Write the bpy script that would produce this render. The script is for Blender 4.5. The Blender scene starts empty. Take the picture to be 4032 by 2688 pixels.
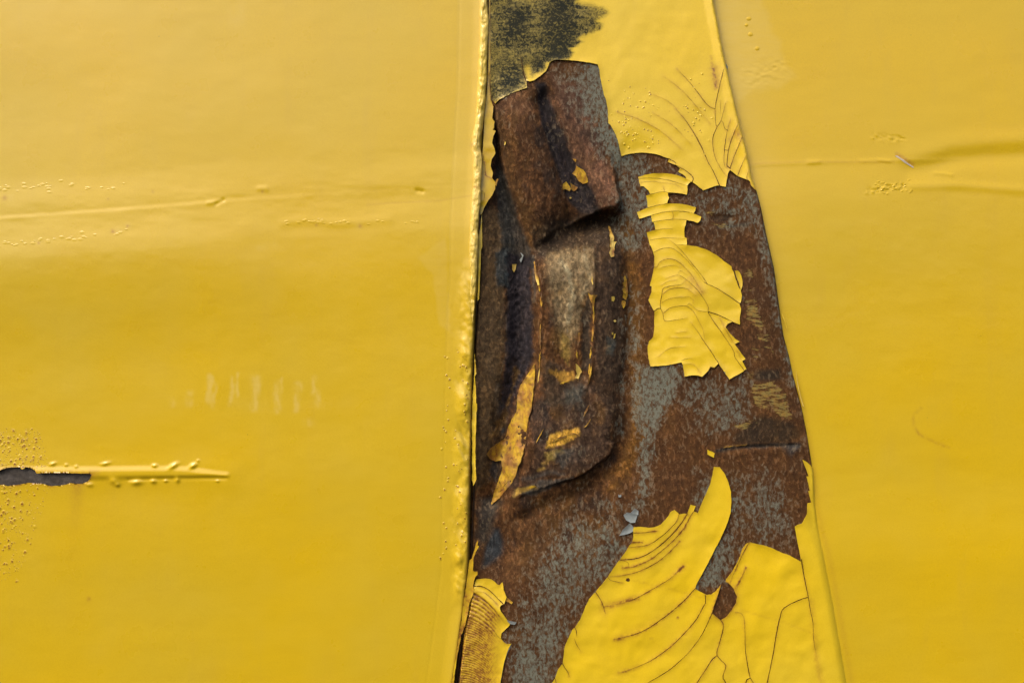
import bpy, math, random
import numpy as np
from mathutils import Vector
from mathutils.geometry import delaunay_2d_cdt

# ------------------------------------------------------------------ camera, sky, sun, exposure
sc = bpy.context.scene
S = 0.00025                      # metres for one unit of the measured grid (0.25 mm)
CU, CV = 2016.0, 1344.0          # centre of the measured surface
DIST = 3492.0 * S

cam_d = bpy.data.cameras.new('camera')
cam_d.sensor_width = 36.0
cam_d.angle = math.radians(60.0)
cam_d.clip_start = 0.01
cam_d.clip_end = 500.0
cam = bpy.data.objects.new('camera', cam_d)
cam.location = (0, -DIST, 0)
cam.rotation_euler = (math.radians(90), 0, 0)
sc.collection.objects.link(cam)
sc.camera = cam

SUN_EL, SUN_ROT = math.radians(50), math.radians(226)
world = bpy.data.worlds.new("World")
sc.world = world
world.use_nodes = True
wn = world.node_tree
bg = wn.nodes['Background']
sky = wn.nodes.new('ShaderNodeTexSky')
sky.sky_type = 'NISHITA'
sky.sun_disc = False
sky.sun_elevation = SUN_EL
sky.sun_rotation = SUN_ROT
sky.air_density = 1.0
sky.dust_density = 6.0
sky.ozone_density = 0.6
wn.links.new(sky.outputs[0], bg.inputs[0])
bg.inputs[1].default_value = 0.12

sun_d = bpy.data.lights.new('sun', 'SUN')
sun_d.energy = 1.35
sun_d.angle = math.radians(42)
sun_d.color = (1.0, 0.93, 0.80)
sun = bpy.data.objects.new('sun', sun_d)
dvec = Vector((math.sin(SUN_ROT) * math.cos(SUN_EL), math.cos(SUN_ROT) * math.cos(SUN_EL), math.sin(SUN_EL)))
sun.rotation_euler = dvec.to_track_quat('Z', 'Y').to_euler()
sun.location = dvec * 3
sc.collection.objects.link(sun)

sc.view_settings.view_transform = 'Standard'
sc.view_settings.look = 'None'
sc.view_settings.gamma = 1.0
sc.view_settings.exposure = 0.60

rng = np.random.default_rng(7)
random.seed(7)

# ------------------------------------------------------------------ numeric helpers
def hash2(ix, iy, seed):
    n = (ix.astype(np.int64) * 374761393 + iy.astype(np.int64) * 668265263 + seed * 1442695041) & 0xffffffff
    n = ((n ^ (n >> 13)) * 1274126177) & 0xffffffff
    n = n ^ (n >> 16)
    return (n & 0xffffff) / float(0xffffff)

def vnoise(x, y, seed=0):
    ix = np.floor(x); iy = np.floor(y)
    fx = x - ix; fy = y - iy
    fx = fx * fx * fx * (fx * (fx * 6 - 15) + 10); fy = fy * fy * fy * (fy * (fy * 6 - 15) + 10)
    a = hash2(ix, iy, seed); b = hash2(ix + 1, iy, seed)
    c = hash2(ix, iy + 1, seed); d = hash2(ix + 1, iy + 1, seed)
    return (a + (b - a) * fx) * (1 - fy) + (c + (d - c) * fx) * fy

def fbm(x, y, seed=0, octv=4):
    s = 0; amp = 0.5; t = 0
    for o in range(octv):
        s = s + amp * vnoise(x, y, seed + o * 17); t += amp
        x = x * 2.03 + 5.2; y = y * 2.03 + 1.3; amp *= 0.5
    return s / t - 0.5                      # about -0.5 .. 0.5

def sstep(a, b, x):
    t = np.clip((x - a) / (b - a), 0, 1)
    return t * t * (3 - 2 * t)

def seg_dist(u, v, pts, closed=False, param=False):
    best = np.full(u.shape, 1e9); par = np.zeros(u.shape)
    n = len(pts); last = n if closed else n - 1
    L = [0.0]
    for i in range(last):
        a = pts[i]; b = pts[(i + 1) % n]
        L.append(L[-1] + math.hypot(b[0] - a[0], b[1] - a[1]))
    for i in range(last):
        ax, ay = pts[i]; bx, by = pts[(i + 1) % n]
        dx, dy = bx - ax, by - ay
        l2 = dx * dx + dy * dy + 1e-9
        t = np.clip(((u - ax) * dx + (v - ay) * dy) / l2, 0, 1)
        d = np.hypot(u - ax - t * dx, v - ay - t * dy)
        if param:
            m = d < best
            par = np.where(m, (L[i] + t * (L[i + 1] - L[i])) / L[-1], par)
        best = np.minimum(best, d)
    return (best, par) if param else best

def inside(u, v, pts):
    r = np.zeros(u.shape, bool)
    n = len(pts)
    for i in range(n):
        x1, y1 = pts[i]; x2, y2 = pts[(i + 1) % n]
        if y1 == y2: continue
        c = ((y1 > v) != (y2 > v)) & (u < (x2 - x1) * (v - y1) / (y2 - y1) + x1)
        r ^= c
    return r

def sdf(u, v, pts):                       # negative inside
    d = seg_dist(u, v, pts, closed=True)
    return np.where(inside(u, v, pts), -d, d)

def interp(tab, v):
    a = np.array(tab, float)
    return np.interp(v, a[:, 1], a[:, 0])

# measured points: each block was read off an enlargement with its own origin, three enlargement units to one unit
ORG = dict(Z1=(1750, 0), Z2=(1750, 450), Z3=(1750, 950), Z4=(1750, 1450), Z5=(1650, 1950), Z6=(1650, 2165),
           R1=(2400, 450), R2=(2450, 950), R3=(2600, 1400), R4=(2300, 1800), R5=(2100, 2165), R6=(2700, 2165))
def P(s):
    out = []; k = None
    for w in s.split():
        if w in ORG: k = (ORG[w][0], ORG[w][1], 1 / 3.0)
        elif w == 'M': k = (1750, 1750, 0.7015)
        elif w == 'Q': k = (1750, 0, 0.574)
        elif w == 'W': k = (0, 0, 1.0)
        elif w == 'F': k = (0, 0, 1.7143)
        elif w == 'D': k = (1750, 300, 1.1473)
        elif w == 'L4': k = (0, 500, 0.8078)
        elif w == 'L5': k = (0, 1600, 0.5102)
        elif w == 'T6': k = (2750, 0, 0.5739)
        else:
            x, y = w.split(',')
            out.append((k[0] + float(x) * k[2], k[1] + float(y) * k[2]))
    return out

def to3(u, v, h):
    return np.stack([(u - CU) * S, -h * S, (CV - v) * S], -1)

# ------------------------------------------------------------------ objects
COL = sc.collection
def empty(name, parent=None, **props):
    o = bpy.data.objects.new(name, None); o.empty_display_size = 0.05
    COL.objects.link(o)
    if parent: o.parent = parent
    for k, val in props.items(): o[k] = val
    return o

def mesh_obj(name, verts, faces, mat, parent, attrs=None, smooth=True, label=None, kind=None, flat_from=None):
    me = bpy.data.meshes.new(name)
    nf = len(faces)
    faces = np.asarray(faces) if not isinstance(faces, list) else faces
    me.vertices.add(len(verts))
    me.vertices.foreach_set('co', np.asarray(verts, np.float32).ravel())
    if isinstance(faces, list):
        sizes = np.array([len(f) for f in faces]); flat = np.concatenate([np.asarray(f) for f in faces])
    else:
        sizes = np.full(nf, faces.shape[1]); flat = faces.ravel()
    me.loops.add(len(flat)); me.loops.foreach_set('vertex_index', flat.astype(np.int32))
    me.polygons.add(nf)
    st = np.concatenate([[0], np.cumsum(sizes)[:-1]]).astype(np.int32)
    me.polygons.foreach_set('loop_start', st)
    me.update(calc_edges=True)
    me.validate()
    sm = np.full(len(me.polygons), smooth)
    me.polygons.foreach_set('use_smooth', sm)
    if attrs:
        for k, a in attrs.items():
            if a.ndim == 1:
                at = me.attributes.new(k, 'FLOAT', 'POINT'); at.data.foreach_set('value', a.astype(np.float32))
            else:
                at = me.attributes.new(k, 'FLOAT_COLOR', 'POINT')
                c = np.ones((len(a), 4), np.float32); c[:, :3] = a
                at.data.foreach_set('color', c.ravel())
    me.materials.append(mat)
    o = bpy.data.objects.new(name, me); COL.objects.link(o)
    if parent: o.parent = parent
    if label: o['label'] = label
    if kind: o['kind'] = kind
    return o

def grid_faces(nr, nc):
    i = np.arange(nr - 1)[:, None] * nc + np.arange(nc - 1)[None, :]
    i = i.ravel()
    return np.stack([i, i + nc, i + nc + 1, i + 1], -1)

# ------------------------------------------------------------------ materials
def nd(nt, typ, **kw):
    n = nt.nodes.new(typ)
    for k, val in kw.items():
        if k.startswith('i_'):
            n.inputs[k[2:].replace('_', ' ')].default_value = val
        else: setattr(n, k, val)
    return n

def new_mat(name):
    m = bpy.data.materials.new(name); m.use_nodes = True
    nt = m.node_tree
    return m, nt, nt.nodes['Principled BSDF']

def coords(nt, scale=(1, 1, 1)):
    tc = nd(nt, 'ShaderNodeTexCoord'); mp = nd(nt, 'ShaderNodeMapping')
    mp.inputs['Scale'].default_value = scale
    nt.links.new(tc.outputs['Object'], mp.inputs[0])
    return mp.outputs[0]

def noise(nt, vec, scale, detail=4, rough=0.55, dist=0.0):
    n = nd(nt, 'ShaderNodeTexNoise'); n.inputs['Scale'].default_value = scale
    n.inputs['Detail'].default_value = detail; n.inputs['Roughness'].default_value = rough
    n.inputs['Distortion'].default_value = dist
    nt.links.new(vec, n.inputs['Vector'])
    return n.outputs['Fac']

def math_n(nt, op, a, b=None, c=None, clamp=False):
    n = nd(nt, 'ShaderNodeMath', operation=op); n.use_clamp = clamp
    for i, x in enumerate((a, b, c)):
        if x is None: continue
        if isinstance(x, (int, float)): n.inputs[i].default_value = x
        else: nt.links.new(x, n.inputs[i])
    return n.outputs[0]

def mr(nt, x, a, b, c=0.0, d=1.0, smooth=False):
    n = nd(nt, 'ShaderNodeMapRange'); n.clamp = True
    if smooth: n.interpolation_type = 'SMOOTHSTEP'
    nt.links.new(x, n.inputs[0])
    for i, val in enumerate((a, b, c, d)):
        if isinstance(val, (int, float)): n.inputs[1 + i].default_value = val
        else: nt.links.new(val, n.inputs[1 + i])
    return n.outputs[0]

def mixc(nt, f, a, b, blend='MIX'):
    n = nd(nt, 'ShaderNodeMix', data_type='RGBA', blend_type=blend)
    for i, x in ((0, f), (6, a), (7, b)):
        if isinstance(x, (int, float)): n.inputs[i].default_value = x
        elif isinstance(x, tuple): n.inputs[i].default_value = (*x, 1)
        else: nt.links.new(x, n.inputs[i])
    return n.outputs[2]

def attr(nt, name):
    n = nd(nt, 'ShaderNodeAttribute'); n.attribute_name = name
    return n

def yellow_material(name, base, rough=0.30, fleck=1.0, peel=0.35, coat=0.7):
    m, nt, bs = new_mat(name)
    v = coords(nt); vh = coords(nt, (0.25, 1, 1.6)); vv = coords(nt, (1.5, 1, 0.3))
    big = noise(nt, v, 5.5, 3, 0.5)
    med = noise(nt, vh, 60, 4, 0.6)
    fine = noise(nt, v, 900, 2, 0.6)
    warm = tuple(base); cool = (base[0] * 0.93, base[1] * 0.98, base[2] * 2.4)
    c = mixc(nt, mr(nt, big, 0.35, 0.68), warm, cool)
    dirt = (base[0] * 0.80, base[1] * 0.74, base[2] * 0.9)
    c = mixc(nt, mr(nt, med, 0.5, 0.78, 0, 0.16), c, dirt)
    c = mixc(nt, mr(nt, fine, 0.40, 0.70, 0, 0.30), c, dirt)
    streak = noise(nt, vv, 26, 4, 0.6)
    c = mixc(nt, mr(nt, streak, 0.56, 0.8, 0, 0.20), c, (0.56, 0.36, 0.05))
    # pale, sun-dulled areas
    dull = attr(nt, 'dull').outputs['Fac']
    dn = noise(nt, vh, 240, 3, 0.6)
    df = math_n(nt, 'MULTIPLY', dull, mr(nt, dn, 0.25, 0.6, 0.65, 1.0), clamp=True)
    c = mixc(nt, math_n(nt, 'MULTIPLY', df, 0.7), c, (0.72, 0.525, 0.105))
    # specks of grit
    vo = nd(nt, 'ShaderNodeTexVoronoi'); vo.feature = 'F1'; vo.inputs['Scale'].default_value = 58; vo.inputs['Randomness'].default_value = 1
    nt.links.new(v, vo.inputs['Vector'])
    sp = nd(nt, 'ShaderNodeSeparateColor'); nt.links.new(vo.outputs['Color'], sp.inputs[0])
    rad = mr(nt, sp.outputs[0], 0.55, 1.0, 0.0, 0.032)
    speck = math_n(nt, 'LESS_THAN', vo.outputs['Distance'], rad)
    speck = math_n(nt, 'MULTIPLY', speck, mr(nt, sp.outputs[1], 0, 1, 0.2, 0.75 * fleck))
    # brown staining bled from the rust; also carries a few painted shadows
    st = attr(nt, 'stain').outputs['Fac']
    sn = noise(nt, v, 330, 4, 0.65)
    sf = math_n(nt, 'MULTIPLY', st, mr(nt, sn, 0.3, 0.65, 0.45, 1.35), clamp=True)
    c = mixc(nt, math_n(nt, 'MULTIPLY', sf, 1.5, clamp=True), c, (0.40, 0.185, 0.026))
    c = mixc(nt, mr(nt, sf, 0.42, 0.95, 0, 0.9), c, (0.13, 0.048, 0.012))
    # black brushed residue
    bk = attr(nt, 'black').outputs['Fac']
    vb = coords(nt, (0.22, 1, 1.5))
    b1 = noise(nt, vb, 300, 5, 0.75); b2 = noise(nt, v, 300, 4, 0.7, 1.2)
    bsum = math_n(nt, 'ADD', math_n(nt, 'MULTIPLY', b1, 0.3), math_n(nt, 'MULTIPLY', b2, 0.7))
    th = math_n(nt, 'SUBTRACT', 0.66, math_n(nt, 'MULTIPLY', bk, 0.27))
    bf = mr(nt, math_n(nt, 'SUBTRACT', bsum, th), -0.11, 0.09)
    bf = math_n(nt, 'MULTIPLY', bf, mr(nt, bk, 0.02, 0.35, 0, 0.98))
    c = mixc(nt, mr(nt, bk, 0.05, 0.6, 0, 0.78), c, (0.155, 0.135, 0.045))
    bcol = mixc(nt, noise(nt, v, 40, 2), (0.007, 0.013, 0.015), (0.032, 0.031, 0.020))
    c = mixc(nt, bf, c, bcol)
    nt.links.new(math_n(nt, 'MULTIPLY', math_n(nt, 'SUBTRACT', 1.0, mr(nt, bk, 0.05, 0.4)), coat), bs.inputs['Coat Weight'])
    c = mixc(nt, speck, c, (0.07, 0.035, 0.012))
    nt.links.new(c, bs.inputs['Base Color'])
    r = mr(nt, noise(nt, v, 22, 4, 0.6), 0.3, 0.7, rough - 0.06, rough + 0.10)
    r = math_n(nt, 'ADD', r, math_n(nt, 'MULTIPLY', dull, 0.12))
    r = math_n(nt, 'ADD', r, math_n(nt, 'MULTIPLY', bf, 0.25), clamp=True)
    nt.links.new(r, bs.inputs['Roughness'])
    nt.links.new(math_n(nt, 'MULTIPLY', math_n(nt, 'SUBTRACT', 1.0, math_n(nt, 'MULTIPLY', bf, 0.85)), 0.38), bs.inputs['Specular IOR Level'])
    bs.inputs['Coat Roughness'].default_value = 0.10
    hb = math_n(nt, 'ADD', math_n(nt, 'MULTIPLY', noise(nt, v, 420, 3, 0.6), 0.5), math_n(nt, 'MULTIPLY', noise(nt, v, 55, 3, 0.5), 1.2))
    hb = math_n(nt, 'ADD', hb, math_n(nt, 'MULTIPLY', bf, math_n(nt, 'MULTIPLY', b2, 0.6)))
    bu = nd(nt, 'ShaderNodeBump'); bu.inputs['Strength'].default_value = peel; bu.inputs['Distance'].default_value = 0.0004
    nt.links.new(hb, bu.inputs['Height']); nt.links.new(bu.outputs[0], bs.inputs['Normal'])
    return m

YEL = (0.700, 0.462, 0.010)
M_PANEL = yellow_material('yellow_panel_paint', YEL)
M_SHEET = yellow_material('yellow_post_paint', (0.815, 0.555, 0.013), rough=0.34, peel=0.45)
M_CREAM = yellow_material('pale_seam_paint', (0.80, 0.57, 0.07), rough=0.32, fleck=0.5)  # paler base: whiter sealant, with some gloss reflection put into the colour

def rust_material():
    m, nt, bs = new_mat('rusted_steel')
    v = coords(nt); vs = coords(nt, (1.35, 1, 0.8)); vh = coords(nt, (0.3, 1, 1.5))
    tint = mixc(nt, 1.0, attr(nt, 'tint').outputs['Color'], (0.95, 1.02, 0.98), 'MULTIPLY')
    g = attr(nt, 'gray').outputs['Fac']; oc = attr(nt, 'ochre').outputs['Fac']
    n1 = noise(nt, vs, 230, 4, 0.6, 0.6); n2 = noise(nt, v, 60, 4, 0.6); n3 = noise(nt, vs, 1000, 3, 0.7)
    n4 = noise(nt, v, 190, 5, 0.7)
    # mottled rust
    c = mixc(nt, mr(nt, n4, 0.35, 0.68), tint, mixc(nt, 1.0, tint, (0.50, 0.44, 0.40), 'MULTIPLY'))
    c = mixc(nt, mr(nt, n1, 0.50, 0.64, 0, 0.8), c, mixc(nt, 1.0, tint, (1.9, 1.75, 1.6), 'MULTIPLY'))
    c = mixc(nt, mr(nt, n2, 0.56, 0.72, 0, 0.45), c, mixc(nt, 1.0, tint, (1.35, 1.1, 0.75), 'MULTIPLY'))
    # grey-green primer showing between the rust blooms
    mixn = math_n(nt, 'ADD', math_n(nt, 'MULTIPLY', n1, 0.78), math_n(nt, 'MULTIPLY', n2, 0.22))
    th = math_n(nt, 'SUBTRACT', 0.655, math_n(nt, 'MULTIPLY', g, 0.245))
    gf = mr(nt, math_n(nt, 'SUBTRACT', mixn, th), -0.065, 0.075)
    gf = math_n(nt, 'MULTIPLY', gf, mr(nt, g, 0.0, 0.2, 0.0, 0.86))
    gc = mixc(nt, mr(nt, math_n(nt, 'ADD', math_n(nt, 'MULTIPLY', noise(nt, v, 28, 3), 0.6), g), 0.45, 0.85), (0.185, 0.130, 0.070), (0.180, 0.196, 0.152))
    c = mixc(nt, gf, c, gc)
    sk = noise(nt, coords(nt, (1.5, 1, 0.9)), 300, 3, 0.6)
    c = mixc(nt, math_n(nt, 'MULTIPLY', mr(nt, sk, 0.52, 0.58), mr(nt, gf, 0.2, 0.8, 0.0, 0.85)), c, (0.095, 0.045, 0.017))
    # scraped yellow residue
    o1 = noise(nt, vh, 230, 5, 0.75); 
    oth = math_n(nt, 'SUBTRACT', 0.70, math_n(nt, 'MULTIPLY', oc, 0.22))
    of = mr(nt, math_n(nt, 'SUBTRACT', o1, oth), -0.03, 0.05)
    of = math_n(nt, 'MULTIPLY', of, mr(nt, oc, 0.0, 0.3, 0.0, 0.92))
    occ = mixc(nt, mr(nt, n4, 0.35, 0.65), (0.34, 0.20, 0.040), (0.26, 0.22, 0.070))
    c = mixc(nt, of, c, occ)
    # pitting
    c = mixc(nt, mr(nt, n3, 0.54, 0.70, 0, 0.7), c, mixc(nt, 1.0, c, (0.38, 0.30, 0.27), 'MULTIPLY'))
    nt.links.new(c, bs.inputs['Base Color'])
    r = mr(nt, gf, 0, 1, 0.75, 0.5)
    r = math_n(nt, 'SUBTRACT', r, math_n(nt, 'MULTIPLY', of, 0.22))
    nt.links.new(r, bs.inputs['Roughness'])
    bs.inputs['Specular IOR Level'].default_value = 0.16
    hb = math_n(nt, 'ADD', math_n(nt, 'MULTIPLY', n1, 1.0), math_n(nt, 'MULTIPLY', n3, 0.6))
    hb = math_n(nt, 'SUBTRACT', hb, math_n(nt, 'MULTIPLY', gf, 0.35))
    bu = nd(nt, 'ShaderNodeBump'); bu.inputs['Strength'].default_value = 0.9; bu.inputs['Distance'].default_value = 0.0013
    nt.links.new(hb, bu.inputs['Height']); nt.links.new(bu.outputs[0], bs.inputs['Normal'])
    return m
M_RUST = rust_material()

def simple_mat(name, c1, c2, rough, scale=300):
    m, nt, bs = new_mat(name)
    v = coords(nt)
    n = noise(nt, v, scale, 5, 0.65)
    nt.links.new(mixc(nt, mr(nt, n, 0.35, 0.65), c1, c2), bs.inputs['Base Color'])
    bs.inputs['Roughness'].default_value = rough
    bu = nd(nt, 'ShaderNodeBump'); bu.inputs['Strength'].default_value = 0.5; bu.inputs['Distance'].default_value = 0.0005
    nt.links.new(n, bu.inputs['Height']); nt.links.new(bu.outputs[0], bs.inputs['Normal'])
    return m
def remnant_mat():
    m, nt, bs = new_mat('peeling_ochre_paint')
    v = coords(nt, (1, 1, 0.8)); a = noise(nt, v, 75, 5, 0.7, 0.5); b = noise(nt, v, 330, 4, 0.7)
    c = mixc(nt, mr(nt, a, 0.40, 0.56), (0.36, 0.165, 0.028), (0.56, 0.345, 0.022))
    c = mixc(nt, mr(nt, noise(nt, v, 48, 4, 0.65), 0.50, 0.66, 0, 0.85), c, (0.17, 0.080, 0.034))
    c = mixc(nt, mr(nt, b, 0.54, 0.70, 0, 0.85), c, (0.07, 0.033, 0.018))
    c = mixc(nt, mr(nt, attr(nt, 'stain').outputs['Fac'], 0.2, 0.9, 0, 0.8), c, (0.12, 0.055, 0.022))
    nt.links.new(c, bs.inputs['Base Color']); bs.inputs['Roughness'].default_value = 0.6
    bs.inputs['Specular IOR Level'].default_value = 0.3
    bu = nd(nt, 'ShaderNodeBump'); bu.inputs['Strength'].default_value = 0.9; bu.inputs['Distance'].default_value = 0.0012
    nt.links.new(math_n(nt, 'ADD', a, math_n(nt, 'MULTIPLY', b, 0.5)), bu.inputs['Height']); nt.links.new(bu.outputs[0], bs.inputs['Normal'])
    return m
M_OCHRE = remnant_mat()
M_WHITE = simple_mat('grey_primer_flake', (0.235, 0.265, 0.265), (0.16, 0.175, 0.16), 0.5, 120)
M_BARE = simple_mat('dark_bare_metal', (0.034, 0.026, 0.020), (0.078, 0.062, 0.048), 0.6, 260)
M_SCRAPE = simple_mat('pale_scrape', (0.62, 0.56, 0.50), (0.50, 0.42, 0.33), 0.4, 200)

# ------------------------------------------------------------------ outlines of the three steel pieces
EDGE_R = [(2740,-620),(2806,-120),(2812,0),(2850,200),(2905,440),(2925,520),(2950,620),(2965,700),(2985,755),(3000,810),(3022,920),(3053,1050),(3080,1220),
          (3097,1320),(3120,1400),(3135,1470),(3170,1600),(3190,1700),(3205,1790),(3215,1860),(3222,1980),(3240,2080),(3264,2165),(3300,2350),(3335,2550),(3358,2688),(3372,2800),(3450,3300)]
EDGE_L = [(1924,-620),(1920,-120),(1918,0),(1912,350),(1905,450),(1897,600),(1890,750),(1885,850),(1885,950),(1884,1050),(1880,1150),(1874,1200),(1868,1350),(1862,1500),
          (1858,1700),(1853,1900),(1850,2000),(1848,2150),(1845,2250),(1835,2330),(1825,2420),(1812,2510),(1800,2600),(1786,2688),(1770,2800),(1700,3300)]
EDGE_P = [(1928,-620),(1928,-120),(1928,0),(1928,400),(1922,500),(1905,700),(1893,840),(1885,1150),(1873,1350),(1870,1950),(1860,2150),(1866,2300),(1850,2400),(1836,2460),(1828,2520),(1814,2620),(1806,2688),(1795,2800),(1735,3300)]

LOBE = P('W 1944,330 1950,470 1960,560 1985,700 2022,830 2060,935 2090,985 2130,945 2200,900 2300,846 2345,829 2425,829 2445,800 2420,640 2400,480 2380,330 2350,200 2250,180 2100,200 1990,260')
COLUMN = P('W 2098,1060 2110,980 2200,930 2330,890 2435,860 2455,1000 2462,1200 2456,1500 2440,1680 2405,1785 2372,1818 2310,1868 2240,1898 2130,1925 2040,1960 2062,1860 2082,1740 2098,1560 2102,1400 2104,1200')

def wall_noise(u, v):
    return 3.0 * fbm(u / 420, v / 420, 3, 3) + 0.5 * fbm(u / 70, v / 70, 9, 3)

def pillar_h(u, v):
    eR = interp(EDGE_R, v); eP = interp(EDGE_P, v)
    d = eR - u
    k = sstep(900, 1500, v)                                    # crisp bevel above, soft round corner below
    k2 = sstep(1900, 2200, v)
    w1 = 44 + 60 * k - 50 * k2
    bev = -13 * sstep(w1, 12, d) * (1 - 0) 
    lin = 9 * np.clip((w1 - d) / (w1 - 14), 0, 1)
    h = bev * k + lin * (1 - k)
    h = h - (26 - 8 * k2) * np.clip((14 + 16 * k2 - d) / (14 + 16 * k2), 0, 1) ** 1.3
    h = h + 2.2 * fbm(u / 330, v / 330, 31, 3) + 0.7 * fbm(u / 60, v / 60, 33, 3)
    # ---- dent: the left half of the post is stove in
    du = u + 26 * fbm(u / 110, v / 110, 41, 4); dv = v + 22 * fbm(u / 110, v / 110, 43, 4)
    # strip left of the folds
    rec = sstep(330, 520, v) * (1 - sstep(2150, 2420, v)) * sstep(2010, 1930, u - 0.02 * v)
    h = h - 14 * rec
    # folded upper lobe: stands proud over the strip, leans back as it goes down
    sl = sdf(du, dv, LOBE)
    inl = sstep(10, -14, sl)
    cyl = np.clip((du - (1945 + 0.24 * np.clip(dv - 400, 0, 700))) / 190, 0, 1)
    lobe = 44 * np.sin(cyl * math.pi) ** 0.8 * sstep(260, 520, dv) - 30 * sstep(480, 900, dv) * sstep(2420, 2180, du) + 34 * sstep(600, 820, dv) * sstep(2230, 2400, du)
    dcr, par = seg_dist(du, dv, P('W 2122,330 2170,450 2215,560 2262,680 2310,780 2345,826'), param=True)
    lobe = lobe - (30 * np.exp(-(dcr / 30) ** 2)) * sstep(0, 0.12, par)
    # pinched groove under the lobe and left of it
    dg = seg_dist(du, dv, P('W 1936,380 1942,520 1965,680 2005,830 2035,930 2045,1050 2048,1300 2036,1480 2008,1640 1968,1790 1935,1960'))
    groove = -54 * np.exp(-(dg / 50) ** 2) * sstep(360, 620, v)
    un = -(5 + 56 * sstep(2200, 2340, du)) * np.exp(-(seg_dist(du, dv, P('W 2110,985 2250,905 2330,872 2405,866')) / 38) ** 2) * (1 - inl)
    # column below
    sc_ = sdf(du, dv, COLUMN)
    inc = sstep(26, -52, sc_) * sstep(900, 1300, dv) + sstep(20, -46, sc_) * (1 - sstep(900, 1300, dv)); inc = np.where(dv > 1740, sstep(7, -9, sc_ + 7 * fbm(u / 22, v / 22, 45, 3)), inc) ; inc = inc * (0.55 + 0.45 * sstep(2470, 2380, du)) * (1 - sstep(1740, 1900, dv) * 0.75 * sstep(2300, 2080, du))
    col = inc * (24 * sstep(860, 1130, dv) + 6 * sstep(1550, 1830, dv))
    col = col - inc * 9 * np.exp(-(seg_dist(du, dv, P('W 2215,1150 2225,1500 2215,1760')) / 50) ** 2) + inc * 9 * fbm(u / 46, v / 60, 47, 4)
    col = col + inc * 9 * np.exp(-(seg_dist(du, dv, P('W 2122,1010 2132,1150 2126,1500')) / 9) ** 2)
    col = col + inc * 7 * np.exp(-(seg_dist(du, dv, P('W 2333,1000 2335,1250 2325,1450 2312,1530')) / 8) ** 2)
    col = col - inc * 12 * np.exp(-(seg_dist(du, dv, P('W 2300,1220 2310,1400 2290,1480')) / 20) ** 2)
    # valley to the right of the column, and the hollow below its lip
    dvv = seg_dist(du, dv, P('W 2452,860 2476,960 2492,1200 2484,1500 2462,1740 2415,1860 2300,1935 2150,1990 2040,2050'))
    valley = -12 * np.exp(-(dvv / 30) ** 2) * sstep(835, 920, v)
    wide = -20 * np.exp(-(seg_dist(du, dv, P('W 2470,700 2510,1200 2470,1800 2250,2040 2000,2150')) / 120) ** 2)
    hollow = -40 * np.exp(-(((du - 2215) / 125) ** 2 + ((dv - 925 + (du - 2215) * 0.35) / 95) ** 2))
    h = h + hollow
    h = h + inl * lobe + (1 - inl) * (groove * (1 - 0.0 * inc) + valley * (1 - inc) + un) + col + wide * (1 - inl * 0.7)
    # small creases on the right half
    c1 = seg_dist(u, v, P('R3 640,1140 800,1105 1000,1080 1300,1070 1620,1060'))
    h = h - 7 * np.exp(-(c1 / 8) ** 2) * sstep(2800, 2950, u) * (0.7 + fbm(u / 60, v / 60, 58, 3)) + 1.5 * np.exp(-(seg_dist(u, v, P('R3 640,1190 900,1170 1300,1130 1600,1120')) / 14) ** 2)
    c2 = seg_dist(u, v, P('R1 1240,1215 1320,1205 1440,1205'))
    h = h - 6 * np.exp(-(c2 / 13) ** 2)
    rough = (11 * fbm(u / 38, v / 120, 51, 5) + 3.2 * fbm(u / 14, v / 18, 55, 3)) * (1 - sstep(2420, 2560, u)) * sstep(420, 700, v) * (1 - sstep(1950, 2150, v))
    rough = rough + 11 * fbm(u / 13, v / 16, 57, 3) * np.exp(-(seg_dist(u, v, P('W 2035,1120 2042,1480')) / 40) ** 2)
    h = h + rough
    # left edge turns in under the seam
    h = h - 75 * sstep(4, -14, u - eP)
    return h

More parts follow.
